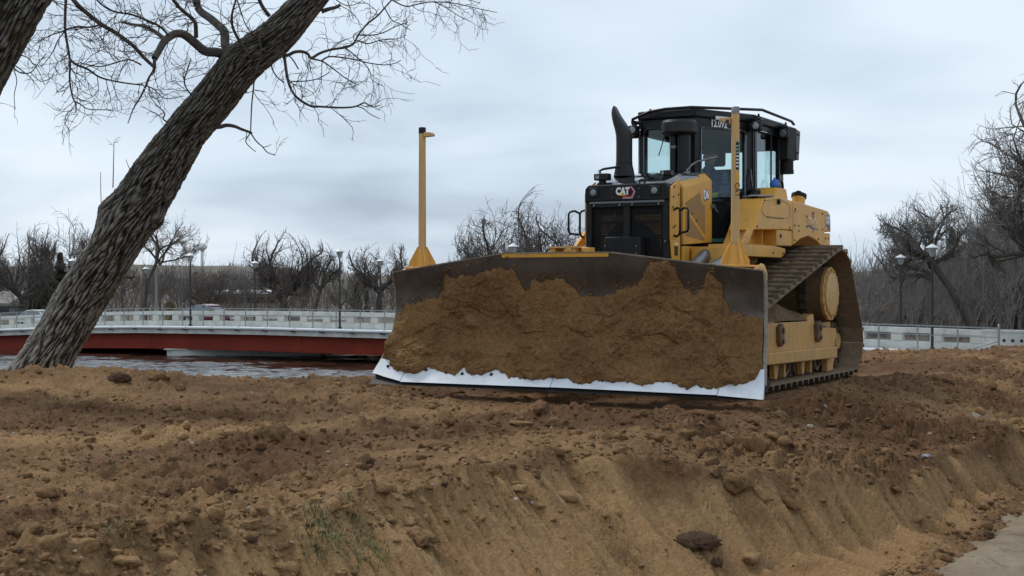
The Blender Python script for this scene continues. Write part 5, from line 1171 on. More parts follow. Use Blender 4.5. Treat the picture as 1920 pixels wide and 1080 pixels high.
# --- main body, radiator guard, grille
bd_ = MB().box(-.42, .42, 1.62, 4.9, .45, 1.45).box(-.62, .62, 2.6, 5.2, .75, 1.5).build('main_frame', M['cavity'], bz)
g = empty('radiator_guard', (0, 0, 0), 0, bz)
MB().prism([(-.495, .95), (-.49, 2.0), (-.475, 2.165), (-.42, 2.19), (.42, 2.19), (.475, 2.165), (.49, 2.0), (.495, .95)], 1.62, 1.74, axis='y').build('guard_shell', M['black'], g)
MB().prism([(-.502, 1.995), (-.495, 2.14), (-.455, 2.18), (.455, 2.18), (.495, 2.14), (.502, 1.995)], 1.455, 1.62, axis='y').build('lamp_panel', M['black_dull'], g, bevel=.014, seg=3)
fr_g = MB().box(-.492, -.425, 1.475, 1.62, .95, 1.99).box(.425, .492, 1.475, 1.62, .95, 1.99).box(-.424, .424, 1.475, 1.62, 1.93, 1.99).box(-.038, .038, 1.470, 1.62, .95, 1.929).box(-.424, -.039, 1.50, 1.62, .95, 1.10).box(.039, .424, 1.50, 1.62, .95, 1.10)
fr_g.build('grille_frame', M['black_dull'], g, bevel=.006)
# perforated screen: real holes as a wire lattice
for s, (xa, xb) in (('l', (-.425, -.038)), ('r', (.038, .425))):
    lat = MB(); d = .024; n = int((xb - xa) / d)
    for k in range(n + 1):
        x = xa + d * k; lat.box(x - .0042, x + .0042, 1.506, 1.510, 1.10, 1.935)
    z = 1.10
    while z < 1.935: lat.box(xa, xb, 1.5105, 1.5145, z - .0042, z + .0042); z += d
    lat.build('grille_screen', M['black_dull'], g)
    sl = MB()
    for z in (1.24, 1.42, 1.60, 1.76): sl.box(xa, xb, 1.53, 1.56, z, z + .022)
    sl.build('grille_bar', M['black_dull'], g)
MB().box(-.42, .42, 1.60, 1.612, 1.0, 1.93).build('radiator_core', M['cavity'], g)
# fan shroud seen through the screens
sh = MB(); n = 28
ring = [(math.cos(a) * .36, math.sin(a) * .36) for a in np.linspace(0, math.pi, n)]
sh.add([(x, 1.592, 1.42 + z) for x, z in ring] + [(x * 1.0, 1.592, 1.85) for x, z in ring], [(i, i + 1, n + i + 1, n + i) for i in range(n - 1)])
sh.build('fan_shroud', M['mesh_yellow'], g)
MB().cbox((-.25, 1.575, 1.80), (.20, .01, .045), Matrix.Rotation(R(-35), 4, 'Y')).cbox((-.28, 1.575, 1.60), (.035, .01, .30), Matrix.Rotation(R(-12), 4, 'Y')).build('fan_strut', M['mesh_yellow'], g)
bolt_row([(x, 1.470, z) for x in (-.075, .075, .385) for z in (1.955,)] + [(-.385, 1.47, 1.955)] + [(.46, 1.472, z) for z in (1.35, 1.55)], g, 'y', .016, 'black_gloss')
bolt_row([(x, 1.452, z) for x in (-.155, .165) for z in (2.125, 2.035)], g, 'y', .009, 'black_gloss')
# lamps in the panel
for x in (-.385, .345):
    h = MB().box(x - .058, x + .058, 1.440, 1.454, 2.045, 2.150).build('headlamp', M['black'], g, bevel=.012, seg=3)
    MB().tube([(x, 1.438, 2.098), (x, 1.432, 2.098), (x, 1.430, 2.098)], [.037, .034, .001], 16).build('lens', M['lamp_glass'], h, smooth=40)
# tow cover in front of the lower grille
cv = MB().prism([(-.19, .95), (-.19, 1.52), (-.17, 1.60), (.03, 1.60), (.03, .95)], 1.28, 1.47, axis='y').build('front_cover', M['black_dull'], g, bevel=.012)
cv2 = MB(); cv2.add([(.032, 1.28, .95), (.032, 1.28, 1.60), (.21, 1.37, 1.60), (.21, 1.37, .95), (.032, 1.47, .95), (.032, 1.47, 1.60), (.23, 1.47, 1.60), (.23, 1.47, .95)], [(0, 1, 2, 3), (7, 6, 5, 4), (0, 4, 5, 1), (1, 5, 6, 2), (2, 6, 7, 3), (0, 3, 7, 4)]); cv2.build('front_cover', M['black_dull'], g, bevel=.008)
bolt_row([(-.16, 1.278, 1.50), (-.16, 1.278, 1.42)], g, 'y', .012, 'grey_metal'); bolt_row([(.175, 1.352, 1.50), (.175, 1.352, 1.42)], g, 'y', .012, 'grey_metal')
# emblem: white CAT with a yellow triangle and a red hexagonal bracket
em = text('CAT', .105, frame4((-.035, 1.4525, 2.098), (1, 0, 0), (0, 0, 1)), M['white_decal'], g, bold=.006, sx=.78, extr=.003)
MB().prism([(-.075, 2.052), (-.035, 2.09), (.005, 2.052)], 1.4485, 1.4505, axis='y').build('emblem_triangle', M['yellow'], g)
def hexbr(w0, w1, m, y):
    P_ = lambda k, w_: [( .055, 2.150), (.095, 2.150 - .045), (.118, 2.096), (.090, 2.045), (.065, 2.020), (-.035, 2.020)][k]
    pts = [(.068, 2.152), (.114, 2.094), (.078, 2.022), (-.035, 2.022)]
    pin = [(.048, 2.152), (.092, 2.094), (.066, 2.042), (-.035, 2.042)]
    f = lambda a, b_, t: (a[0] * (1 - t) + b_[0] * t, a[1] * (1 - t) + b_[1] * t)
    o_ = [f(p, q_, w0) for p, q_ in zip(pts, pin)]; i_ = [f(p, q_, w1) for p, q_ in zip(pts, pin)]
    b_ = MB()
    for k in range(3): b_.prism([o_[k], o_[k + 1], i_[k + 1], i_[k]], y - .002, y, axis='y')
    return b_.build('emblem_bracket', m, g)
hexbr(0, .25, M['white_decal'], 1.4520); hexbr(.27, 1.2, M['red_decal'], 1.4522)
# grab handles on the guard
def handle(pts, r, m, parent, name='handle'): return MB().tube(smooth_path(pts, 4) if len(pts) < 9 else pts, r, 8).build(name, m, parent, smooth=50)
HD = lambda x0, x1, z0, z1: [(x0, 1.56, z1), (x1 * .55 + x0 * .45, 1.56, z1 + .02), (x1, 1.56, z1 - .015), (x1, 1.56, z0 + .02), (x1 * .55 + x0 * .45, 1.56, z0 - .02), (x0, 1.56, z0)]
for sx in (-1, 1):
    x0_, x1_ = sx * .505, sx * .665
    MB().tube([(x0_, 1.58, 1.885), (sx * .555, 1.57, 1.91), (sx * .585, 1.55, 1.90), (sx * .60, 1.54, 1.87), (sx * .60, 1.54, 1.66), (sx * .585, 1.55, 1.62), (sx * .545, 1.57, 1.60), (x0_, 1.58, 1.62)], .013, 8).build('handle', M['black'], g, smooth=50)
    MB().tube([(sx * .60, 1.54, 1.875), (sx * .655, 1.52, 1.905), (sx * .70, 1.50, 1.895), (sx * .715, 1.49, 1.87), (sx * .715, 1.49, 1.68), (sx * .70, 1.50, 1.655), (sx * .655, 1.52, 1.645), (sx * .60, 1.54, 1.64)], .013, 8).build('handle', M['black'], g, smooth=50)
# --- hood
hood = MB(); prof = [(-.475, 0), (-.44, .03), (.44, .03), (.475, 0)]
def hz(y): return np.interp(y, [1.47, 1.56, 1.95, 2.62], [2.165, 2.21, 2.325, 2.37])
rings = []
for y in (1.47, 1.52, 1.60, 1.75, 1.95, 2.3, 2.62):
    w_ = np.interp(y, [1.47, 1.75, 2.62], [.455, .49, .50]); z = hz(y); rings.append([(-w_, y, z - .20), (-w_, y, z - .05), (-w_ + .06, y, z), (w_ - .06, y, z), (w_, y, z - .05), (w_, y, z - .20)])
hood.loft(rings); hd = hood.build('hood', M['black_gloss'], bz, bevel=.01)
for yy in (1.78, 2.05): MB().box(-.10, .12, yy, yy + .004, float(hz(yy)) - .005, float(hz(yy)) + .006).build('hood_seam', M['black_dull'], hd)
MB().box(-.43, .43, 1.75, 2.60, 1.0, 2.12).build('engine', M['cavity'], bz)
# left side of the hood: front yellow panel, then the hinged door with its grille; mirrored to the other side
for s in (-1, 1):
    X = lambda x: s * x
    P_ = [(1.60, 1.0), (1.49, 1.60), (1.49, 2.09), (1.53, 2.145), (1.735, 2.235), (1.755, 2.20), (1.755, 1.0)]
    fp = MB().prism(P_, X(.497), X(.515)).build('side_panel', M['yellow'], bz, bevel=.004)
    bolt_row([(X(.515), y, z) for y, z in [(1.56, 2.03), (1.70, 2.06), (1.545, 1.92), (1.58, 2.14), (1.60, 1.72), (1.56, 1.70)]], fp, 'x', .013, h=.008 * s)
    dr_ = [(1.77, 1.52), (1.77, 2.20), (1.80, 2.225), (2.52, 2.335), (2.61, 2.25), (2.61, 1.56)]
    door = MB().prism([(1.77, 1.52), (1.77, 2.13), (2.605, 2.27), (2.61, 2.20), (2.61, 1.565)], X(.515), X(.545)).build('engine_door', M['yellow'], bz, bevel=.005)
    # sloping shoulder of the door
    sh_ = MB(); sh_.add([(X(.545), 1.77, 2.131), (X(.545), 2.605, 2.271), (X(.48), 2.55, 2.352), (X(.48), 1.77, 2.225), (X(.515), 1.77, 2.128), (X(.515), 2.605, 2.268), (X(.45), 2.55, 2.345), (X(.45), 1.77, 2.215)], [(0, 1, 2, 3), (4, 7, 6, 5), (0, 3, 7, 4), (1, 5, 6, 2), (3, 2, 6, 7), (0, 4, 5, 1)])
    sh_.build('shoulder_panel', M['yellow'], bz, bevel=.003)
    MB().prism([(1.82, 1.98), (2.24, 2.115), (2.31, 1.985), (2.39, 1.975), (2.40, 1.64), (1.83, 1.955)], X(.5455), X(.5475)).build('door_grille', M['mesh_yellow'], door)
    MB().prism([(1.82, 1.62), (1.82, 1.90), (2.38, 1.60), (2.38, 1.575)], X(.5455), X(.5475)).build('door_grille', M['mesh_yellow'], door)
    bolt_row([(X(.548), 2.00, 1.865), (X(.548), 2.13, 1.795)], door, 'x', .012, h=.008 * s)
    MB().box(X(.515), X(.54), 1.77, 2.61, .95, 1.505).build('lower_panel', M['yellow'], bz, bevel=.005)
    la = MB().box(X(.546), X(.575), 2.57, 2.63, 1.955, 2.00).tube([(X(.58), 2.60, 1.99), (X(.59), 2.62, 1.93), (X(.60), 2.68, 1.91)], .008, 6).build('latch', M['grey_metal'], door)
    if s > 0:
        MB().prism([(2.36, 2.025), (2.36, 2.145), (2.50, 2.165), (2.50, 2.045)], .5456, .5470).build('decal', M['navy_decal'], door)
        text('D6', .135, frame4((.5478, 2.43, 2.095), (0, 1, .13), (0, 0, 1)), M['white_decal'], door, bold=.007, sx=.85)
        MB().box(.516, .519, 1.585, 1.675, 1.40, 1.50).build('label', M['bolt_dark'], fp); MB().box(.5162, .5205, 1.585, 1.675, 1.505, 1.54).build('label', M['gold_decal'], fp); MB().box(.516, .519, 1.585, 1.675, 1.27, 1.31).build('label', M['white_decal'], fp)
        MB().tube([(.52, 1.62, 1.20), (.55, 1.62, 1.30), (.56, 1.64, 1.335), (.56, 1.74, 1.335), (.55, 1.76, 1.30), (.52, 1.76, 1.20)], .014, 8).build('step_handle', M['black'], bz, smooth=50)
# hood fittings: cameras, rails
for (x, y, z, sc_) in [(-.33, 1.56, 2.27, 1.0), (.37, 1.72, 2.30, .75)]:
    c_ = MB().box(x - .085 * sc_, x + .085 * sc_, y - .05, y + .05, z - .035 * sc_, z + .04 * sc_).build('hood_camera', M['black'], bz, bevel=.008); MB().cyl((x - .035 * sc_, y - .051, z), (x - .035 * sc_, y - .062, z), .024 * sc_, 14).build('lens', M['lamp_glass'], c_)
    MB().box(x - .03, x + .03, y - .03, y + .03, z - .10, z - .035 * sc_).build('camera_foot', M['black_dull'], bz)
for x in (.145, .205): MB().tube([(x, 1.50, 2.18), (x, 1.50, 2.215), (x + .02, 1.50, 2.225), (x + .035, 1.50, 2.205)], .012, 6).build('hook', M['black'], hd)
MB().tube([(-.36, 1.62, 2.27), (-.42, 1.66, 2.35), (-.40, 1.72, 2.375), (-.20, 1.84, 2.41)], .014, 8).build('hood_rail', M['black'], hd, smooth=50)
MB().tube([(.38, 2.25, 2.36), (.42, 2.30, 2.43), (.46, 2.38, 2.475), (.55, 2.75, 2.55)], .013, 8).build('hood_rail', M['grey_metal'], hd, smooth=50)
# --- exhaust stack: curved pipe with slanted mouth
ex = MB()
EX = [(-.35, 2.30, -.10, 2.30), (-.335, 2.37, -.115, 2.37), (-.317, 2.44, -.133, 2.44), (-.315, 2.66, -.133, 2.66), (-.318, 2.76, -.133, 2.72), (-.335, 2.84, -.140, 2.76), (-.355, 2.90, -.150, 2.80), (-.368, 2.96, -.175, 2.845), (-.374, 3.02, -.215, 2.90), (-.370, 3.06, -.262, 2.965), (-.350, 3.10, -.318, 3.055)]
rings = []; n = 24
for (xl, zl_, xr, zr) in EX:
    c = Vector(((xl + xr) / 2, 1.9, (zl_ + zr) / 2)); hx_ = Vector(((xr - xl) / 2, 0, (zr - zl_) / 2)); hy_ = min(max(hx_.length, .05), .092)
    rings.append([c + hx_ * math.cos(2 * math.pi * k / n) + Vector((0, hy_, 0)) * math.sin(2 * math.pi * k / n) for k in range(n)])
ex.loft(rings, caps=True)
exo = ex.build('exhaust_stack', M['exhaust'], bz, smooth=50)
MB().cyl((-.225, 1.9, 2.44), (-.225, 1.9, 2.455), .0945, 20).build('clamp', M['black'], exo, smooth=40)
# --- air pre-cleaner on two pipes
MB().cyl((.205, 2.3, 2.36), (.205, 2.3, 2.62), .043, 14).cyl((.205, 2.3, 2.66), (.205, 2.3, 2.80), .045, 14).build('intake_pipe', M['black'], bz, smooth=40)
MB().cyl((.205, 2.3, 2.625), (.205, 2.3, 2.655), .047, 14).build('pipe_band', M['grey_metal'], bz, smooth=40)
MB().cyl((.33, 2.3, 2.36), (.33, 2.3, 2.80), .075, 16).build('intake_pipe', M['black'], bz, smooth=40)
MB().tube([(.275, 2.3, 2.77), (.275, 2.3, 2.79), (.275, 2.3, 2.80), (.275, 2.3, 2.905), (.275, 2.3, 2.935), (.275, 2.3, 2.94)], [.15, .195, .203, .203, .185, .10], 28).build('pre_cleaner', M['exhaust'], bz, smooth=24)

# --- cab
cb = empty('cab', (0, 0, 0), 0, bz)
A_, B_, C_, D_ = (-.34, 2.6), (-.724, 3.486), (-.724, 4.6), None
PL = [(-.34, 2.6), (.34, 2.6), (.724, 3.486), (.724, 4.6), (-.724, 4.6), (-.724, 3.486)]
def off(poly, d): 
    o_ = []; n = len(poly)
    for i in range(n):
        p0, p1, p2 = Vector(poly[i - 1]), Vector(poly[i]), Vector(poly[(i + 1) % n]); n1 = Vector(((p1 - p0).y, -(p1 - p0).x)).normalized(); n2 = Vector(((p2 - p1).y, -(p2 - p1).x)).normalized(); b_ = (n1 + n2) / (1 + n1.dot(n2)); o_.append((p1.x + b_.x * d, p1.y + b_.y * d))
    return o_
MB().prism(off(PL, .03), 3.005, 3.105, axis='z').build('roof', M['black'], cb, bevel=.02, seg=3)
MB().prism(off(PL, -.06), 1.40, 1.47, axis='z').build('floor', M['black_dull'], cb)
MB().prism(off(PL, -.05), 2.97, 3.003, axis='z').build('headliner', M['seat'], cb)
def wall(p, q, holes, z0_, z1_, name='cab_wall', th=.05, m='black'):
    """wall from p to q (plan points) with rectangular windows given as (t0, t1, za, zb); returns object"""
    p = Vector(p); q = Vector(q); L_ = (q - p).length; dirv_ = (q - p).normalized(); nrm = Vector((dirv_.y, -dirv_.x))
    mb = MB()
    def blk(t0, t1, za, zb):
        if t1 - t0 < 1e-4 or zb - za < 1e-4: return
        c = [p + dirv_ * t0, p + dirv_ * t1, p + dirv_ * t1 - nrm * th, p + dirv_ * t0 - nrm * th]; mb.prism([(v.x, v.y) for v in c], za, zb, axis='z')
    xs_ = 0
    for (t0, t1, za, zb) in holes:
        blk(xs_, t0 * L_, z0_, z1_); blk(t0 * L_, t1 * L_, z0_, za); blk(t0 * L_, t1 * L_, zb, z1_); xs_ = t1 * L_
    blk(xs_, L_, z0_, z1_)
    o = mb.build(name, M[m], cb)
    for (t0, t1, za, zb) in holes:
        c = [p + dirv_ * t0 * L_ - nrm * .02, p + dirv_ * t1 * L_ - nrm * .02, p + dirv_ * t1 * L_ - nrm * .026, p + dirv_ * t0 * L_ - nrm * .026]
        MB().prism([(v.x, v.y) for v in c], za, zb, axis='z').build('window', M['glass'], o)
        # raised rubber frame round the opening
        fr = MB(); g_ = .018
        P3 = lambda t, z: Vector((*(p + dirv_ * t + nrm * .004), z)); rc = .05
        t0_, t1_ = t0 * L_, t1 * L_
        pts = []
        for cx, cz, a0 in ((t1_ - rc, zb - rc, 0), (t0_ + rc, zb - rc, 90), (t0_ + rc, za + rc, 180), (t1_ - rc, za + rc, 270)):
            for k in range(5): a = R(a0 + 22.5 * k); pts.append(P3(cx + rc * math.cos(a), cz + rc * math.sin(a)))
        pts.append(pts[0]); fr.tube(pts, .011, 6, caps=False); fr.build('window_seal', M['black_gloss'], o, smooth=50)
        # corner fillers make the opening rounded
        for cx, cz, sx2, sz2 in ((t1_, zb, -1, -1), (t0_, zb, 1, -1), (t0_, za, 1, 1), (t1_, za, -1, 1)):
            pp = [(cx, cz)] + [(cx + sx2 * rc * (1 - math.sin(R(a))), cz + sz2 * rc * (1 - math.cos(R(a)))) for a in (0, 22.5, 45, 67.5, 90)]
            f_ = MB(); vs2 = [tuple(P3(t, z) - Vector((nrm.x, nrm.y, 0)) * d_) for d_ in (.004, .04) for t, z in pp]; n_ = len(pp)
            f_.add(vs2, [tuple(range(n_)), tuple(range(n_, 2 * n_))[::-1]] + [(i, (i + 1) % n_, n_ + (i + 1) % n_, n_ + i) for i in range(n_)]); f_.build('corner_filler', M[m], o)
    return o
wall(PL[0], PL[1], [(.07, .93, 2.32, 2.90)], 1.45, 3.0, 'front_wall')
dl = wall(PL[1], PL[2], [(.10, .86, 1.56, 2.90)], 1.45, 3.0, 'cab_door')
wall(PL[2], PL[3], [(.07, .86, 2.20, 2.93)], 1.45, 3.0, 'side_wall')
wall(PL[3], PL[4], [(.06, .94, 2.30, 2.78)], 1.45, 3.0, 'rear_wall')
wall(PL[4], PL[5], [(.14, .93, 2.20, 2.93)], 1.45, 3.0, 'side_wall')
wall(PL[5], PL[0], [(.14, .90, 1.56, 2.90)], 1.45, 3.0, 'cab_door')
MB().cyl((.724 + .01, 4.10, 2.2), (.724 + .01, 4.10, 2.95), .012, 6).build('window_divider', M['black'], cb)
# door post details
for s, (p, q) in ((1, (PL[1], PL[2])), (-1, (PL[0], PL[5]))):
    pv, qv = Vector((*p, 0)), Vector((*q, 0)); nrm = Vector((s * .9178, -.397, 0))
    at_ = lambda t, z, o_=.02: pv.lerp(qv, t) + nrm * o_ + Vector((0, 0, z))
    MB().tube([at_(.93, 2.45), at_(.92, 2.30, .05), at_(.98, 2.10, .03)], .012, 6).tube([at_(.90, 2.05), at_(.95, 1.85, .05), at_(1.0, 1.72, .03)], .012, 6).build('door_handle', M['black_gloss'], cb, smooth=50)
    MB().tube([at_(1.02, z, .02) for z in (1.50, 2.2, 2.98)], .022, 8).build('door_pillar', M['black_gloss'], cb, smooth=50)
    if s > 0:
        text('12.092', .125, frame4(tuple(at_(.40, 2.952, .004)), tuple(qv - pv), (0, 0, 1)), M['white_decal'], dl, bold=.003, sx=.80)
        MB().prism([(0, 0), (.30, 0), (.30, .04), (0, .04)], 0, .003, axis='y').build('roof_label', M['white_decal'], cb).matrix_local = frame4(tuple(at_(.30, 3.035, .045)), tuple(qv - pv), (nrm.x, nrm.y, 0)) @ Matrix.Identity(4)
        MB().cbox((0, 0, 0), (.50, .01, .04)).build('door_stripe', M['teal_decal'], cb).matrix_local = frame4(tuple(at_(.42, 1.60, -.035)), tuple(qv - pv), (nrm.x, nrm.y, 0))
        MB().cbox((0, 0, 0), (.50, .01, .07)).build('door_stripe', M['maroon_decal'], cb).matrix_local = frame4(tuple(at_(.42, 1.53, .003)), tuple(qv - pv), (nrm.x, nrm.y, 0))
# door lower skirt tapering down (black) behind the step
MB().prism([(2.62, 1.44), (2.62, 1.30), (3.0, 1.26), (3.9, 1.30), (3.9, 1.44)], -.70, .70).build('cab_skirt', M['black_dull'], cb)
MB().prism([(3.42, 2.21), (3.30, 2.12), (2.95, 1.55), (2.80, 1.53), (2.62, 1.53), (2.62, 1.46), (3.2, 1.46), (3.55, 2.21)], .726, .80).build('door_sill', M['black_dull'], cb, bevel=.01)
for k in range(4): z = 1.65 + k * .13; MB().box(.801, .806, 2.96 + (z - 1.55) * .57, 3.05 + (z - 1.55) * .57, z, z + .012).build('sill_rib', M['black_gloss'], cb)
# roof guard rail
gr_ = empty('roof_rail', (0, 0, 0), 0, cb)
MB().tube([(-.70, 4.3, 3.12), (-.78, 3.6, 3.10), (-.40, 2.50, 2.985), (-.36, 2.42, 3.00), (-.15, 2.42, 3.075), (.05, 2.42, 3.095), (.36, 2.45, 3.10), (.60, 3.0, 3.13), (.83, 3.50, 3.155), (.86, 4.50, 3.12), (.86, 4.6, 3.09)], .017, 8).build('rail', M['black'], gr_, smooth=50)
for p in [(-.15, 2.45), (.36, 2.5), (.80, 3.5), (-.72, 3.6), (.80, 4.5)]: MB().cyl((p[0], p[1], 3.04), (p[0] * .98, p[1], 3.11), .014, 6).build('rail_foot', M['black'], gr_)
# work lamps at the roof corners
for (x, y, z) in [(-.375, 2.50, 2.88), (.80, 3.42, 2.955), (.82, 4.35, 2.95), (-.80, 3.42, 2.95)]:
    l_ = MB().box(x - .055, x + .055, y - .06, y + .05, z - .055, z + .055).build('work_lamp', M['black_dull'], cb, bevel=.016, seg=3)
    MB().tube([(x, y - .061, z), (x, y - .066, z), (x, y - .068, z)], [.042, .038, .001], 14).build('lens', M['lamp_glass'], l_, smooth=40)
    MB().box(x - .02, x + .02, y - .02, y + .03, z + .055, z + .11).box(x - .04, x + .04, y + .0, y + .10, z + .075, z + .095).build('lamp_bracket', M['black'], l_)
# wiper
MB().tube([(-.02, 2.585, 2.83), (-.10, 2.58, 2.58)], .006, 5).build('wiper', M['black'], cb)
# filter box hanging at the rear corner
bx_ = MB().prism([(.735, 2.64), (.735, 3.04), (.78, 3.07), (.86, 3.05), (.84, 2.64)], 4.40, 4.72, axis='y').build('filter_box', M['black_dull'], bz, bevel=.012)
MB().prism([(4.722, 2.66), (4.722, 3.05), (4.90, 3.03), (4.84, 2.66)], .75, .85).build('box_hood', M['black'], bx_, bevel=.01)
MB().cyl((.78, 4.56, 2.52), (.78, 4.56, 2.639), .085, 20).cyl((.78, 4.56, 2.47), (.78, 4.56, 2.519), .090, 20).build('filter_can', M['black_dull'], bx_, smooth=40)
bolt_row([(.851, 4.80, 2.98), (.851, 4.78, 2.75)], bx_, 'x', .014)
# --- interior: seat, console, levers
MB().box(-.26, .26, 3.62, 4.12, 1.80, 1.93).build('seat_cushion', M['seat'], cb, bevel=.03)
MB().box(-.25, .25, 4.06, 4.20, 1.93, 2.52).build('seat_back', M['seat'], cb, bevel=.04)
MB().box(-.13, .13, 4.06, 4.17, 2.56, 2.75).build('head_rest', M['seat'], cb, bevel=.03)
MB().box(-.2, .2, 3.68, 4.05, 1.47, 1.80).build('seat_base', M['cavity'], cb)
for s in (-1, 1): MB().box(s * .34 - .09, s * .34 + .09, 3.35, 4.1, 1.47, 2.08).build('console', M['seat'], cb, bevel=.02); MB().tube([(s * .34, 3.45, 2.07), (s * .33, 3.43, 2.18)], [.02, .028], 8).build('lever', M['cavity'], cb)
MB().box(-.25, .25, 2.72, 2.85, 1.95, 2.28).build('dash', M['seat'], cb, bevel=.03)
MB().box(-.66, .66, 4.50, 4.545, 1.47, 2.28).build('rear_trim', M['seat'], cb)

# --- fenders with fuel tank and rear body
FP = [(2.25, 1.53), (2.90, 2.03), (2.96, 2.07), (3.50, 2.124), (4.05, 2.09), (5.42, 2.035), (5.53, 1.985), (5.555, 1.735), (5.51, 1.56), (5.14, 1.565), (4.91, 1.635), (4.58, 1.678), (4.26, 1.63), (3.99, 1.538), (3.45, 1.53)]
for s in (-1, 1):
    X = lambda x: s * x
    fe = MB().prism([(2.60, 1.70), (2.91, 2.035), (2.96, 2.07), (3.50, 2.124), (3.97, 2.09), (3.985, 1.74), (3.65, 1.735)], X(.74), X(1.05)).build('fender_box', M['yellow'], bz, bevel=.012, seg=3)
    MB().prism([(3.991, 1.56), (3.991, 2.09), (4.10, 2.095), (5.27, 2.045), (5.27, 1.60), (5.14, 1.575), (4.91, 1.645), (4.58, 1.688), (4.26, 1.64)], X(.60), X(1.052)).build('tank_panel', M['yellow'], bz, bevel=.012, seg=3)
    MB().prism([(5.275, 1.77), (5.275, 2.043), (5.43, 2.035), (5.53, 1.985), (5.55, 1.77)], X(.60), X(1.05)).build('rear_corner', M['yellow'], bz, bevel=.012, seg=3)
    MB().prism([(5.14, 1.565), (5.27, 1.60), (5.27, 1.75), (5.54, 1.75), (5.52, 1.56)], X(.62), X(1.045)).build('rear_skirt', M['yellow'], bz, bevel=.008)
    # recess under the fender box and the lower bracket
    MB().prism([(2.25, 1.535), (2.50, 1.71), (2.62, 1.71), (2.42, 1.535)], X(1.0), X(1.045)).build('recess_plate', M['yellow'], bz, bevel=.004)
    MB().prism([(2.55, 1.535), (2.75, 1.73), (3.40, 1.73), (3.40, 1.535)], X(.70), X(.86)).build('recess_back', M['yellow'], bz)
    MB().box(X(.72), X(.95), 3.16, 3.18, 1.535, 1.73).build('recess_rib', M['yellow'], bz)
    br_ = MB().prism([(3.42, 1.54), (3.42, 1.734), (3.98, 1.734), (3.98, 1.545)], X(.72), X(1.04)).build('battery_box', M['yellow'], bz, bevel=.012)
    bolt_row([(X(1.041), 3.55, 1.66)], br_, 'x', .026, h=.01 * s)
    # door outline on the fender box, fuel cap knob
    MB().tube([(X(1.052), y, z) for y, z in [(2.83, 1.93), (2.95, 2.045), (3.50, 2.09), (3.86, 2.03), (3.88, 1.90), (3.75, 1.87), (2.95, 1.87), (2.83, 1.93)]], .0018, 4).build('hatch_line', M['bolt_dark'], fe)
    MB().tube([(X(1.053), y, z) for y, z in [(3.02, 1.868), (3.04, 1.856), (3.58, 1.862), (3.62, 1.875)]], .004, 4).build('hatch_pull', M['bolt_dark'], fe)
    MB().tube([(X(1.05), 3.42, 2.055), (X(1.075), 3.42, 2.055), (X(1.085), 3.42, 2.055)], [.032, .032, .01], 14).build('knob', M['black_dull'], fe, smooth=40)
    bolt_row([(X(1.05), 2.95, 2.05), (X(1.05), 2.70, 1.74), (X(1.05), 3.85, 1.76)], fe, 'x', .014, h=.008 * s)
    bolt_row([(X(1.053), y, z) for y, z in [(4.04, 1.97), (4.06, 2.0), (4.04, 1.80), (4.04, 1.62), (4.20, 1.80), (4.20, 1.74), (4.52, 1.93), (4.52, 1.80), (5.17, 1.99), (5.17, 1.79), (5.0, 1.66)]], fe, 'x', .013, h=.008 * s)
    bolt_row([(X(1.046), y, z) for y, z in [(5.32, 1.68), (5.44, 1.68), (5.25, 1.64)]], fe, 'x', .013, h=.008 * s)
    # step with bright toothed edge
    stp = MB().prism([(2.0, 1.45), (2.0, 1.528), (3.42, 1.528), (3.70, 1.51), (3.70, 1.46), (3.56, 1.40), (2.0, 1.40)], X(.74), X(1.05)).build('step', M['yellow'], bz, bevel=.006)
    tm = None
    for k in range(13):
        if tm is None: o = MB().box(-.018, .018, 0, .045, 0, .010).build('step_tooth', M['yellow_post'], stp); tm = o.data
        else: o = bpy.data.objects.new('step_tooth', tm); COL.objects.link(o); o.parent = stp
        o.location = (X(1.03), 2.05 + k * .105, 1.529)
    bolt_row([(X(1.051), y, 1.455) for y in (3.25, 3.60, 3.68)], stp, 'x', .014, h=.008 * s)
    MB().box(X(.55), X(.74), 2.3, 3.6, 1.20, 1.46).build('frame_bracket', M['yellow_worn'], bz, bevel=.006)
    MB().box(X(.56), X(.98), 1.95, 2.28, 1.33, 1.50).build('frame_bracket', M['yellow'], bz, bevel=.006)
MB().box(-.60, .60, 4.62, 5.5, .70, 2.03).build('rear_body', M['yellow'], bz, bevel=.02)
# decals on the left tank: emblem with gold lettering and red upright, vertical CAT decal
dc = empty('company_decal', (0, 0, 0), 0, bz)
MB().prism([(4.72, 1.995), (4.84, 2.0), (4.80, 1.93), (4.82, 1.90), (4.70, 1.90), (4.74, 1.93)], 1.053, 1.0545).prism([(4.75, 1.78), (4.80, 1.78), (4.78, 1.72)], 1.053, 1.0545).build('red_bar', M['maroon_decal'], dc)
MB().prism([(4.54, 1.825), (4.72, 1.825), (4.78, 1.80), (4.98, 1.785), (4.98, 1.775), (4.76, 1.782), (4.54, 1.81)], 1.055, 1.0565).build('blue_swoosh', M['navy_decal'], dc)
text('STRATA', .105, frame4((1.0585, 4.76, 1.872), (0, 1, -.03), (0, 0, 1)), M['gold_decal'], dc, bold=.004, sx=1.05)
MB().prism([(5.33, 1.83), (5.33, 1.985), (5.505, 1.975), (5.50, 1.83)], 1.051, 1.0525).build('decal', M['navy_decal'], dc)
MB().prism([(5.40, 1.79), (5.40, 1.828), (5.50, 1.828), (5.50, 1.79)], 1.051, 1.0525).build('decal', M['maroon_decal'], dc)
text('CAT', .135, frame4((1.054, 5.41, 1.91), (0, 1, -.04), (0, 0, 1)), M['white_decal'], dc, bold=.008, sx=.60)
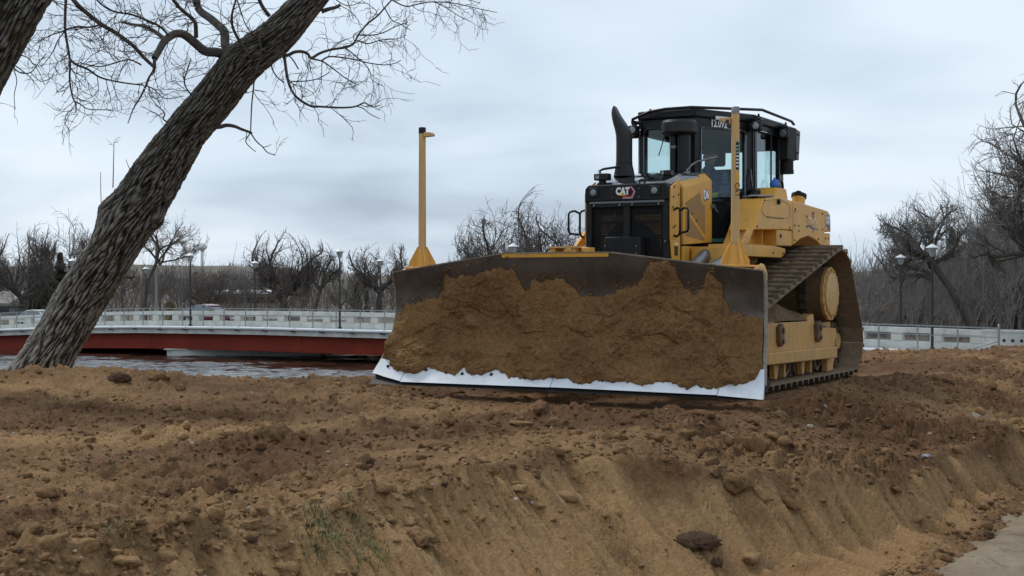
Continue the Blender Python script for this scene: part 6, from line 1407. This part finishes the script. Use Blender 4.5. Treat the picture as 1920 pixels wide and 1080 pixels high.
# fuel filler and grab rail behind the cab
ff_ = MB().cyl((.80, 4.92, 2.03), (.80, 4.98, 2.19), .085, 16).build('filler_neck', M['yellow'], bz, smooth=40)
MB().cyl((.80, 4.985, 2.195), (.80, 5.0, 2.235), .098, 16).cyl((.80, 4.97, 2.236), (.80, 4.98, 2.275), .035, 12).build('filler_cap', M['black_dull'], ff_, smooth=40)
MB().tube([(.80, 4.15, 2.12), (.80, 4.15, 2.30), (.80, 4.17, 2.36), (.80, 4.30, 2.37), (.80, 4.34, 2.33), (.80, 4.38, 2.10)], .016, 8).build('grab_rail', M['black'], bz, smooth=50)
MB().prism([(3.52, 2.11), (3.60, 2.24), (3.95, 2.24), (4.02, 2.10)], .735, .98).build('tank_shoulder', M['yellow'], bz, bevel=.015)
# yellow bracket and blade lift gear showing over the blade crest
MB().box(-.45, -.10, .48, .72, 1.465, 1.483).build('cylinder_guard', M['yellow_post'], bz); 
for x in (-.44, -.20): MB().prism([(x, 1.30), (x + .04, 1.30), (x + .08, 1.464), (x + .02, 1.464)], .50, .70, axis='y').build('guard_leg', M['yellow'], bz)
MB().box(-.09, .0, .55, .70, 1.25, 1.47).build('guard_block', M['yellow'], bz, bevel=.01)
for s in (-1, 1):
    MB().cyl((s * .62, .55, .75), (s * .72, 2.0, 1.42), .07, 14).build('lift_cylinder', M['grey_metal'], bz, smooth=40); MB().cyl((s * .56, .2, .62), (s * .62, .6, .77), .035, 12).build('cylinder_rod', M['lamp_glass'], bz, smooth=40)
    MB().cyl((s * 1.10, .75, 1.18), (s * .95, 2.2, 1.40), .055, 14).build('tilt_cylinder', M['grey_metal'], bz, smooth=40)
    MB().prism([(.25, .25), (.25, .62), (.9, .62), (3.1, .46), (3.1, .22)], s * .55, s * .72).build('push_arm', M['yellow_worn'], bz, bevel=.01)

# --- tracks
SHOE_P = .203
CIR = [((1.34, .37), .36), ((5.02, .37), .36), ((4.42, .97), .54)]
def belt(cir):
    n = len(cir); tang = []
    for i in range(n):
        (c1, r1), (c2, r2) = cir[i], cir[(i + 1) % n]; d = Vector(c2) - Vector(c1); D_ = d.length; e = d / D_; rt = Vector((e.y, -e.x)); sa = (r1 - r2) / D_; ca = math.sqrt(1 - sa * sa); nn = rt * ca + e * sa
        tang.append((Vector(c1) + nn * r1, Vector(c2) + nn * r2, nn))
    pts = []
    for i in range(n):
        p1, p2, nn = tang[i]; pts += [p1.lerp(p2, k / 30) for k in range(30)]
        n2 = tang[(i + 1) % n][2]; a1 = math.atan2(nn.y, nn.x); a2 = math.atan2(n2.y, n2.x)
        while a2 < a1: a2 += 2 * math.pi
        c, r = cir[(i + 1) % n]
        pts += [Vector(c) + Vector((math.cos(a1 + (a2 - a1) * k / 24), math.sin(a1 + (a2 - a1) * k / 24))) * r for k in range(24)]
    return pts
BL = belt(CIR); BL.append(BL[0])
# slight sag of the long top run
cum = [0]
for k in range(1, len(BL)): cum.append(cum[-1] + (BL[k] - BL[k - 1]).length)
Lb = cum[-1]; NS = round(Lb / SHOE_P); pitch = Lb / NS
def at_belt(s_):
    s_ %= Lb; k = int(np.searchsorted(cum, s_, side='right')) - 1; k = min(k, len(BL) - 2); t = (s_ - cum[k]) / (cum[k + 1] - cum[k]); return BL[k].lerp(BL[k + 1], t)
r_ = random.Random(2)
def shoe_mesh(v):
    m = MB(); P_ = pitch
    # cross section along y (travel), z outward: plate, trailing lip, grouser bar
    sec = [(-P_ * .50, -.010), (P_ * .47, -.010), (P_ * .47, .004), (-P_ * .50, .004)]
    m.prism(sec, -.38, .38)
    m.prism([(-P_ * .22, .0042), (-P_ * .27, .055), (-P_ * .44, .060), (-P_ * .50, .0042)], -.382, .382)
    o = m.build('track_shoe', M['shoe'], None, bevel=.004); o.data.materials.append(M['grouser'])
    for p_ in o.data.polygons:
        if p_.center.z > .0041 or min(o.data.vertices[i].co.z for i in p_.vertices) > .0041: p_.material_index = 1
    return o
shoe_src = None; grmesh = None; mudm = []
for s in (-1, 1):
    tr_ = empty('track', (s * 1.145, 0, 0), 0, bz)
    for k in range(NS):
        p = at_belt((k + .3) * pitch); a = at_belt((k + .3) * pitch - pitch * .45); b_ = at_belt((k + .3) * pitch + pitch * .45)
        tg = (b_ - a).normalized(); nn = Vector((tg.y, -tg.x))
        if shoe_src is None:
            o = shoe_mesh(0); shoe_src = o; o.parent = tr_
        else:
            o = shoe_src.copy(); COL.objects.link(o); o.parent = tr_
        mid = (a + b_) / 2
        o.matrix_local = Matrix(((1, 0, 0, 0), (0, -tg.x, nn.x, mid.x), (0, -tg.y, nn.y, mid.y), (0, 0, 0, 1)))
        if s > 0 or True:
            if len(mudm) < 4:
                rs = np.random.RandomState(20 + len(mudm)); u2, v2 = np.meshgrid(np.linspace(-1, 1, 26), np.linspace(-1, 1, 7), indexing='ij')
                hgt_ = np.clip(.034 + .026 * fbm(u2 * .38 + len(mudm) * 7, v2 * .08, 9, 4, 3) * 1.3, -.004, .046) * (1 - .7 * np.abs(v2) ** 6) * np.where(np.abs(u2) > .97, 0, 1)
                vv = np.stack([u2 * .378, v2 * pitch * .36 + pitch * .11, hgt_ + .003], -1).reshape(-1, 3); id_ = np.arange(26 * 7).reshape(26, 7)
                ff2 = np.stack([id_[:-1, :-1], id_[:-1, 1:], id_[1:, 1:], id_[1:, :-1]], -1).reshape(-1, 4)[:, ::-1]
                md = np_mesh('shoe_mud', vv, ff2, M['blade_soil'], smooth=True); mudm.append(md.data); bpy.data.objects.remove(md)
    # mud between the grousers of every shoe, joined in one part
    vs3 = []; fs3 = []; base = 0
    for k in range(NS):
        a = at_belt((k + .3) * pitch - pitch * .45); b_ = at_belt((k + .3) * pitch + pitch * .45); tg = (b_ - a).normalized(); nn = Vector((tg.y, -tg.x)); mid = (a + b_) / 2
        me = mudm[k % 4]; n = len(me.vertices); co = np.zeros(n * 3); me.vertices.foreach_get('co', co); co = co.reshape(-1, 3)
        if mid.y < 0.1: continue
        vs3.append(np.stack([co[:, 0], mid.x - tg.x * co[:, 1] + nn.x * co[:, 2], mid.y - tg.y * co[:, 1] + nn.y * co[:, 2]], -1))
        f4 = np.zeros(len(me.polygons) * 4, dtype=np.int32); me.polygons.foreach_get('vertices', f4); fs3.append(f4.reshape(-1, 4) + base); base += n
    md = np_mesh('packed_mud', np.concatenate(vs3), np.concatenate(fs3), M['mud_dry'], tr_, smooth=True); md['kind'] = 'stuff'
    # chain links inside the belt
    ch = MB()
    for k in range(NS * 2):
        p = at_belt(k * pitch / 2); a = at_belt(k * pitch / 2 - .04); b_ = at_belt(k * pitch / 2 + .04); tg = (b_ - a).normalized(); nn = Vector((tg.y, -tg.x)); c = p - nn * .065
        for xx in (-.085, .085): ch.box(-.02, .02, -.055, .055, -.045, .045, Matrix(((1, 0, 0, xx + (.012 if k % 2 else -.012)), (0, -tg.x, nn.x, c.x), (0, -tg.y, nn.y, c.y), (0, 0, 0, 1))))
    o = ch.build('chain', M['shoe_edge'], tr_); o['kind'] = 'stuff'
    # running gear
    fd = MB().cyl((s * -.45, 4.42, .97), (s * .20, 4.42, .97), .33, 36).build('final_drive', M['yellow_dirty'], tr_, smooth=40)
    sp = MB(); n = 40
    pr2 = [(4.42 + (.36 + (.035 if k % 2 else 0)) * math.cos(2 * math.pi * k / n), .97 + (.36 + (.035 if k % 2 else 0)) * math.sin(2 * math.pi * k / n)) for k in range(n)]
    sp.prism(pr2, s * -.04, s * .04).build('sprocket', M['shoe_edge'], tr_)
    n = 52; pr2 = [(4.42 + (.318 + (.013 if k % 4 < 2 else 0)) * math.cos(2 * math.pi * k / n), .97 + (.318 + (.013 if k % 4 < 2 else 0)) * math.sin(2 * math.pi * k / n)) for k in range(n)]
    MB().prism(pr2, s * .202, s * .245).build('hub_flange', M['yellow_worn'], tr_, bevel=.005)
    hc = MB().tube([(s * .246, 4.42, .97), (s * .262, 4.42, .97), (s * .270, 4.42, .97)], [.262, .262, .245], 36).build('hub_cap', M['yellow_post'], tr_, smooth=35)
    for k in range(16):
        a = 2 * math.pi * k / 16
        if k == 0: ob = MB().cyl((0, 0, 0), (s * .014, 0, 0), .014, 6).build('bolt', M['yellow_worn'], hc); bm_ = ob.data
        else: ob = bpy.data.objects.new('bolt', bm_); COL.objects.link(ob); ob.parent = hc
        ob.location = (s * .246, 4.42 + .288 * math.cos(a), .97 + .288 * math.sin(a))
    for (cy, cz), r in CIR[:2]:
        MB().cyl((-.10, cy, cz), (.10, cy, cz), r - .12, 28).build('idler', M['shoe_edge'], tr_, smooth=40)
        MB().cyl((-.16, cy, cz), (.16, cy, cz), .10, 16).build('idler_hub', M['yellow_worn'], tr_, smooth=40)
    for k in range(8):
        y = 1.78 + k * .40
        rl_ = MB().cyl((-.15, y, .155), (-.09, y, .155), .115, 18).cyl((-.09, y, .155), (.09, y, .155), .08, 18).cyl((.09, y, .155), (.15, y, .155), .115, 18).build('roller', M['shoe'], tr_, smooth=40)
        MB().cyl((s * .15, y, .155), (s * .185, y, .155), .055, 14).cyl((s * .185, y, .155), (s * .20, y, .155), .03, 8).build('roller_cap', M['yellow_dirty'], rl_, smooth=40); MB().box(s * .12, s * .17, y - .035, y + .035, .16, .25).build('roller_bracket', M['yellow_dirty'], rl_)
    for y, hw_ in ((1.62, .06), (2.42, .075), (2.72, .035), (3.38, .075), (3.68, .035)):
        MB().prism([(y - hw_, .24), (y + hw_ + .02, .24), (y + hw_ * .6, .045), (y - hw_ * .5, .045)], s * .16, s * .225).build('rock_guard', M['yellow_worn'], tr_, bevel=.006)
        MB().cyl((s * .226, y, .215), (s * .238, y, .215), .022, 6).build('guard_bolt', M['shoe_edge'], tr_)
    fm = MB().box(-.14, .14, 1.45, 4.75, .25, .62).build('roller_frame', M['yellow_worn'], tr_, bevel=.01)
    O_ = .245 * s
    gp = MB().prism([(1.45, .36), (1.45, .67), (3.64, .655), (3.66, .57), (4.62, .545), (4.66, .48), (4.60, .40), (4.60, .20), (4.53, .12), (4.50, .035), (4.26, .025), (4.26, .22), (1.45, .30)], s * .175, O_).build('side_guard', M['yellow_worn'], tr_, bevel=.008)
    MB().prism([(1.45, .235), (1.45, .365), (4.40, .325), (4.40, .19)], O_ + s * .001, O_ + s * .085).build('guard_ledge', M['yellow_worn'], gp, bevel=.012)
    for y in (2.40, 3.78):
        bl = MB().prism([(y - .05, .62), (y - .04, .45), (y, .40), (y + .09, .42), (y + .10, .60), (y + .04, .66)], O_ + s * .001, O_ + s * .055).build('lug', M['yellow_dirty'], gp, bevel=.012)
        MB().cyl((O_ + s * .056, y + .03, .58), (O_ + s * .075, y + .03, .58), .03, 8).cyl((O_ + s * .056, y + .03, .46), (O_ + s * .075, y + .03, .46), .026, 8).build('lug_nut', M['shoe_edge'], bl)
    MB().prism([(3.50, .52), (3.50, .70), (3.72, .74), (3.80, .56)], s * .12, s * .24).build('carrier_bracket', M['yellow_worn'], tr_, bevel=.01)
    # soil lying on the roller frame
    rs = np.random.RandomState(4); u2, v2 = np.meshgrid(np.linspace(0, 1, 90), np.linspace(-1, 1, 26), indexing='ij'); yy = 1.5 + u2 * 3.0
    pk = np.interp(yy, [1.5, 1.9, 2.3, 2.75, 3.2, 3.6, 4.1, 4.5], [.03, .12, .20, .24, .17, .09, .05, .02]); zz = .655 + pk * (1 - v2 ** 2 * .9) + .03 * fbm(yy, v2 * .2, 4, 5, 2, .6) * (1 - v2 ** 4); zz = np.where(yy > 3.7, zz - .09, zz)
    id_ = np.arange(90 * 26).reshape(90, 26); ff2 = np.stack([id_[:-1, :-1], id_[:-1, 1:], id_[1:, 1:], id_[1:, :-1]], -1).reshape(-1, 4)
    fs_ = np_mesh('frame_soil', np.stack([v2 * .235, yy, zz], -1).reshape(-1, 3), ff2 if s > 0 else ff2[:, ::-1], M['mud_dry'], tr_, smooth=True); fs_['kind'] = 'stuff'

# --- blue jug and grey rag on the fender
def world(p): return bz.matrix_basis @ Vector(p)
o = MB().tube([(0, 0, 0), (0, 0, .01), (0, 0, .06), (0, 0, .10), (0, 0, .13), (0, 0, .16)], [.04, .075, .085, .06, .025, .018], 14).box(-.02, .09, -.012, .012, .11, .13).build('blue_jug', M['blue'], None, smooth=50)
o.location = world((.93, 3.66, 2.242)); o.rotation_euler = (0, 0, .4); o.scale = (.72,) * 3; tag(o, 'small blue plastic jug standing on the yellow tank beside the cab window', 'jug')
u2, v2 = np.meshgrid(np.linspace(-1, 1, 24), np.linspace(-1, 1, 18), indexing='ij'); zz = .018 + .022 * np.abs(fbm(u2, v2, 1.8, 3, 2)) * (1 - .5 * (u2 ** 2 + v2 ** 2)); id_ = np.arange(24 * 18).reshape(24, 18)
o = np_mesh('rag', np.stack([u2 * .13 * (1 + .2 * np.sin(v2 * 4)), v2 * .20 * (1 + .2 * np.cos(u2 * 3)), zz], -1).reshape(-1, 3), np.stack([id_[:-1, :-1], id_[1:, :-1], id_[1:, 1:], id_[:-1, 1:]], -1).reshape(-1, 4), M['rag'], smooth=True)
so = o.modifiers.new('thick', 'SOLIDIFY'); so.thickness = .012; o.location = world((.90, 3.20, 2.10)); o.rotation_euler = (.05, 0, -.5); tag(o, 'crumpled grey cloth lying on the yellow tank below the cab side window', 'cloth')

# --- operator seated in the cab
def skin_body(name, joints, bones, root, mt, parent=None, sub=1, smooth=True):
    names = list(joints); me = bpy.data.meshes.new(name); me.from_pydata([joints[n][0] for n in names], [(names.index(a), names.index(b_)) for a, b_ in bones], []); me.update()
    o = bpy.data.objects.new(name, me); COL.objects.link(o)
    m = o.modifiers.new('skin', 'SKIN'); m.use_smooth_shade = True
    for i, n in enumerate(names):
        r = joints[n][1]; me.skin_vertices[0].data[i].radius = r if isinstance(r, tuple) else (r, r); me.skin_vertices[0].data[i].use_root = (n == root)
    m2 = o.modifiers.new('sub', 'SUBSURF'); m2.levels = sub; m2.render_levels = sub
    me.materials.append(mt)
    if parent: o.parent = parent
    return o
pe = empty('person', tuple(world((0, 0, 0))), -DTH); tag(pe, 'operator in a dark blue jacket sitting at the controls inside the bulldozer cab', 'person')
hx, hy, hz_ = .03, 3.86, 2.66
J = {'pel': ((0, 3.92, 2.02), (.16, .13)), 'bel': ((0, 3.92, 2.16), (.16, .13)), 'che': ((.0, 3.90, 2.34), (.18, .13)), 'nk': ((.01, 3.88, 2.49), (.07, .07)), 'nk2': ((.02, 3.87, 2.56), (.055, .055)),
     'ls': ((.19, 3.88, 2.43), .075), 'le': ((.28, 3.72, 2.20), .055), 'lw': ((.27, 3.50, 2.17), .04), 'rs': ((-.18, 3.88, 2.43), .075), 're': ((-.28, 3.72, 2.20), .055), 'rw': ((-.27, 3.50, 2.17), .04)}
skin_body('jacket', J, [('pel', 'bel'), ('bel', 'che'), ('che', 'nk'), ('nk', 'nk2'), ('che', 'ls'), ('ls', 'le'), ('le', 'lw'), ('che', 'rs'), ('rs', 're'), ('re', 'rw')], 'pel', M['jacket'], pe, 2)
J = {'pel': ((0, 3.92, 2.02), (.16, .12)), 'lh': ((.10, 3.86, 2.0), .085), 'lk': ((.14, 3.42, 2.02), .065), 'la': ((.13, 3.32, 1.62), .045), 'lt': ((.13, 3.15, 1.53), .04), 'rh': ((-.10, 3.86, 2.0), .085), 'rk': ((-.14, 3.42, 2.02), .065), 'ra': ((-.13, 3.32, 1.62), .045), 'rt': ((-.13, 3.15, 1.53), .04)}
skin_body('trousers', J, [('pel', 'lh'), ('lh', 'lk'), ('lk', 'la'), ('la', 'lt'), ('pel', 'rh'), ('rh', 'rk'), ('rk', 'ra'), ('ra', 'rt')], 'pel', M['trousers'], pe, 2)
hv, hf = ico(4); hv = hv * np.array([.078, .098, .118]); 
nose = np.exp(-((hv[:, 0]) / .014) ** 2 - ((hv[:, 2] + .005) / .028) ** 2) * (hv[:, 1] < 0); hv[:, 1] -= nose * .020
brow = np.exp(-((hv[:, 2] - .022) / .012) ** 2) * (hv[:, 1] < -.04); hv[:, 1] -= brow * .006
for ex_ in (-.03, .03): eye = np.exp(-((hv[:, 0] - ex_) / .014) ** 2 - ((hv[:, 2] - .003) / .010) ** 2) * (hv[:, 1] < 0); hv[:, 1] += eye * .010
mouth = np.exp(-((hv[:, 0]) / .022) ** 2 - ((hv[:, 2] + .05) / .006) ** 2) * (hv[:, 1] < 0); hv[:, 1] += mouth * .005
hv[:, 0] *= np.interp(hv[:, 2], [-.118, -.06, .03], [.72, .88, 1.0])
for sx in (-1, 1): ear = np.exp(-((hv[:, 1] - .005) / .016) ** 2 - ((hv[:, 2] + .002) / .028) ** 2) * (hv[:, 0] * sx > .03); hv[:, 0] += sx * ear * .016
h_ = np_mesh('head', hv, hf, M['skin'], pe, smooth=True); h_.location = (hx, hy, hz_); h_.rotation_euler = (R(6), 0, R(12))
cv_, cf_ = ico(3); cv_ = cv_ * np.array([.088, .108, .09]); cv_[:, 2] = np.maximum(cv_[:, 2], 0)
c_ = np_mesh('cap', cv_, cf_, M['cap'], pe, smooth=True); c_.location = (hx, hy, hz_ + .04); c_.rotation_euler = (R(6), 0, R(12))
MB().prism([(-.07, -.09), (-.05, -.17), (0, -.19), (.05, -.17), (.07, -.09)], 0, .008, axis='z').build('cap_peak', M['cap'], c_)
for sx in (-1, 1):
    w_ = (sx * .27, 3.50, 2.17); Jh = {'w': (w_, .032), 'p': ((sx * .275, 3.44, 2.175), (.040, .022))}; bn = [('w', 'p')]
    for i, (dx_, ln_) in enumerate([(-.028, .055), (-.010, .062), (.010, .058), (.027, .046)]):
        Jh[f'a{i}'] = ((sx * .275 + dx_, 3.405, 2.175), .011); Jh[f'b{i}'] = ((sx * .275 + dx_, 3.405 - ln_ * .7, 2.155), .010); Jh[f'c{i}'] = ((sx * .275 + dx_, 3.405 - ln_ * .65, 2.12), .009); bn += [('p', f'a{i}'), (f'a{i}', f'b{i}'), (f'b{i}', f'c{i}')]
    Jh['t1'] = ((sx * .275 - sx * .045, 3.44, 2.165), .012); Jh['t2'] = ((sx * .275 - sx * .055, 3.40, 2.14), .010); bn += [('p', 't1'), ('t1', 't2')]
    skin_body('hand', Jh, bn, 'w', M['glove'], pe, 1)
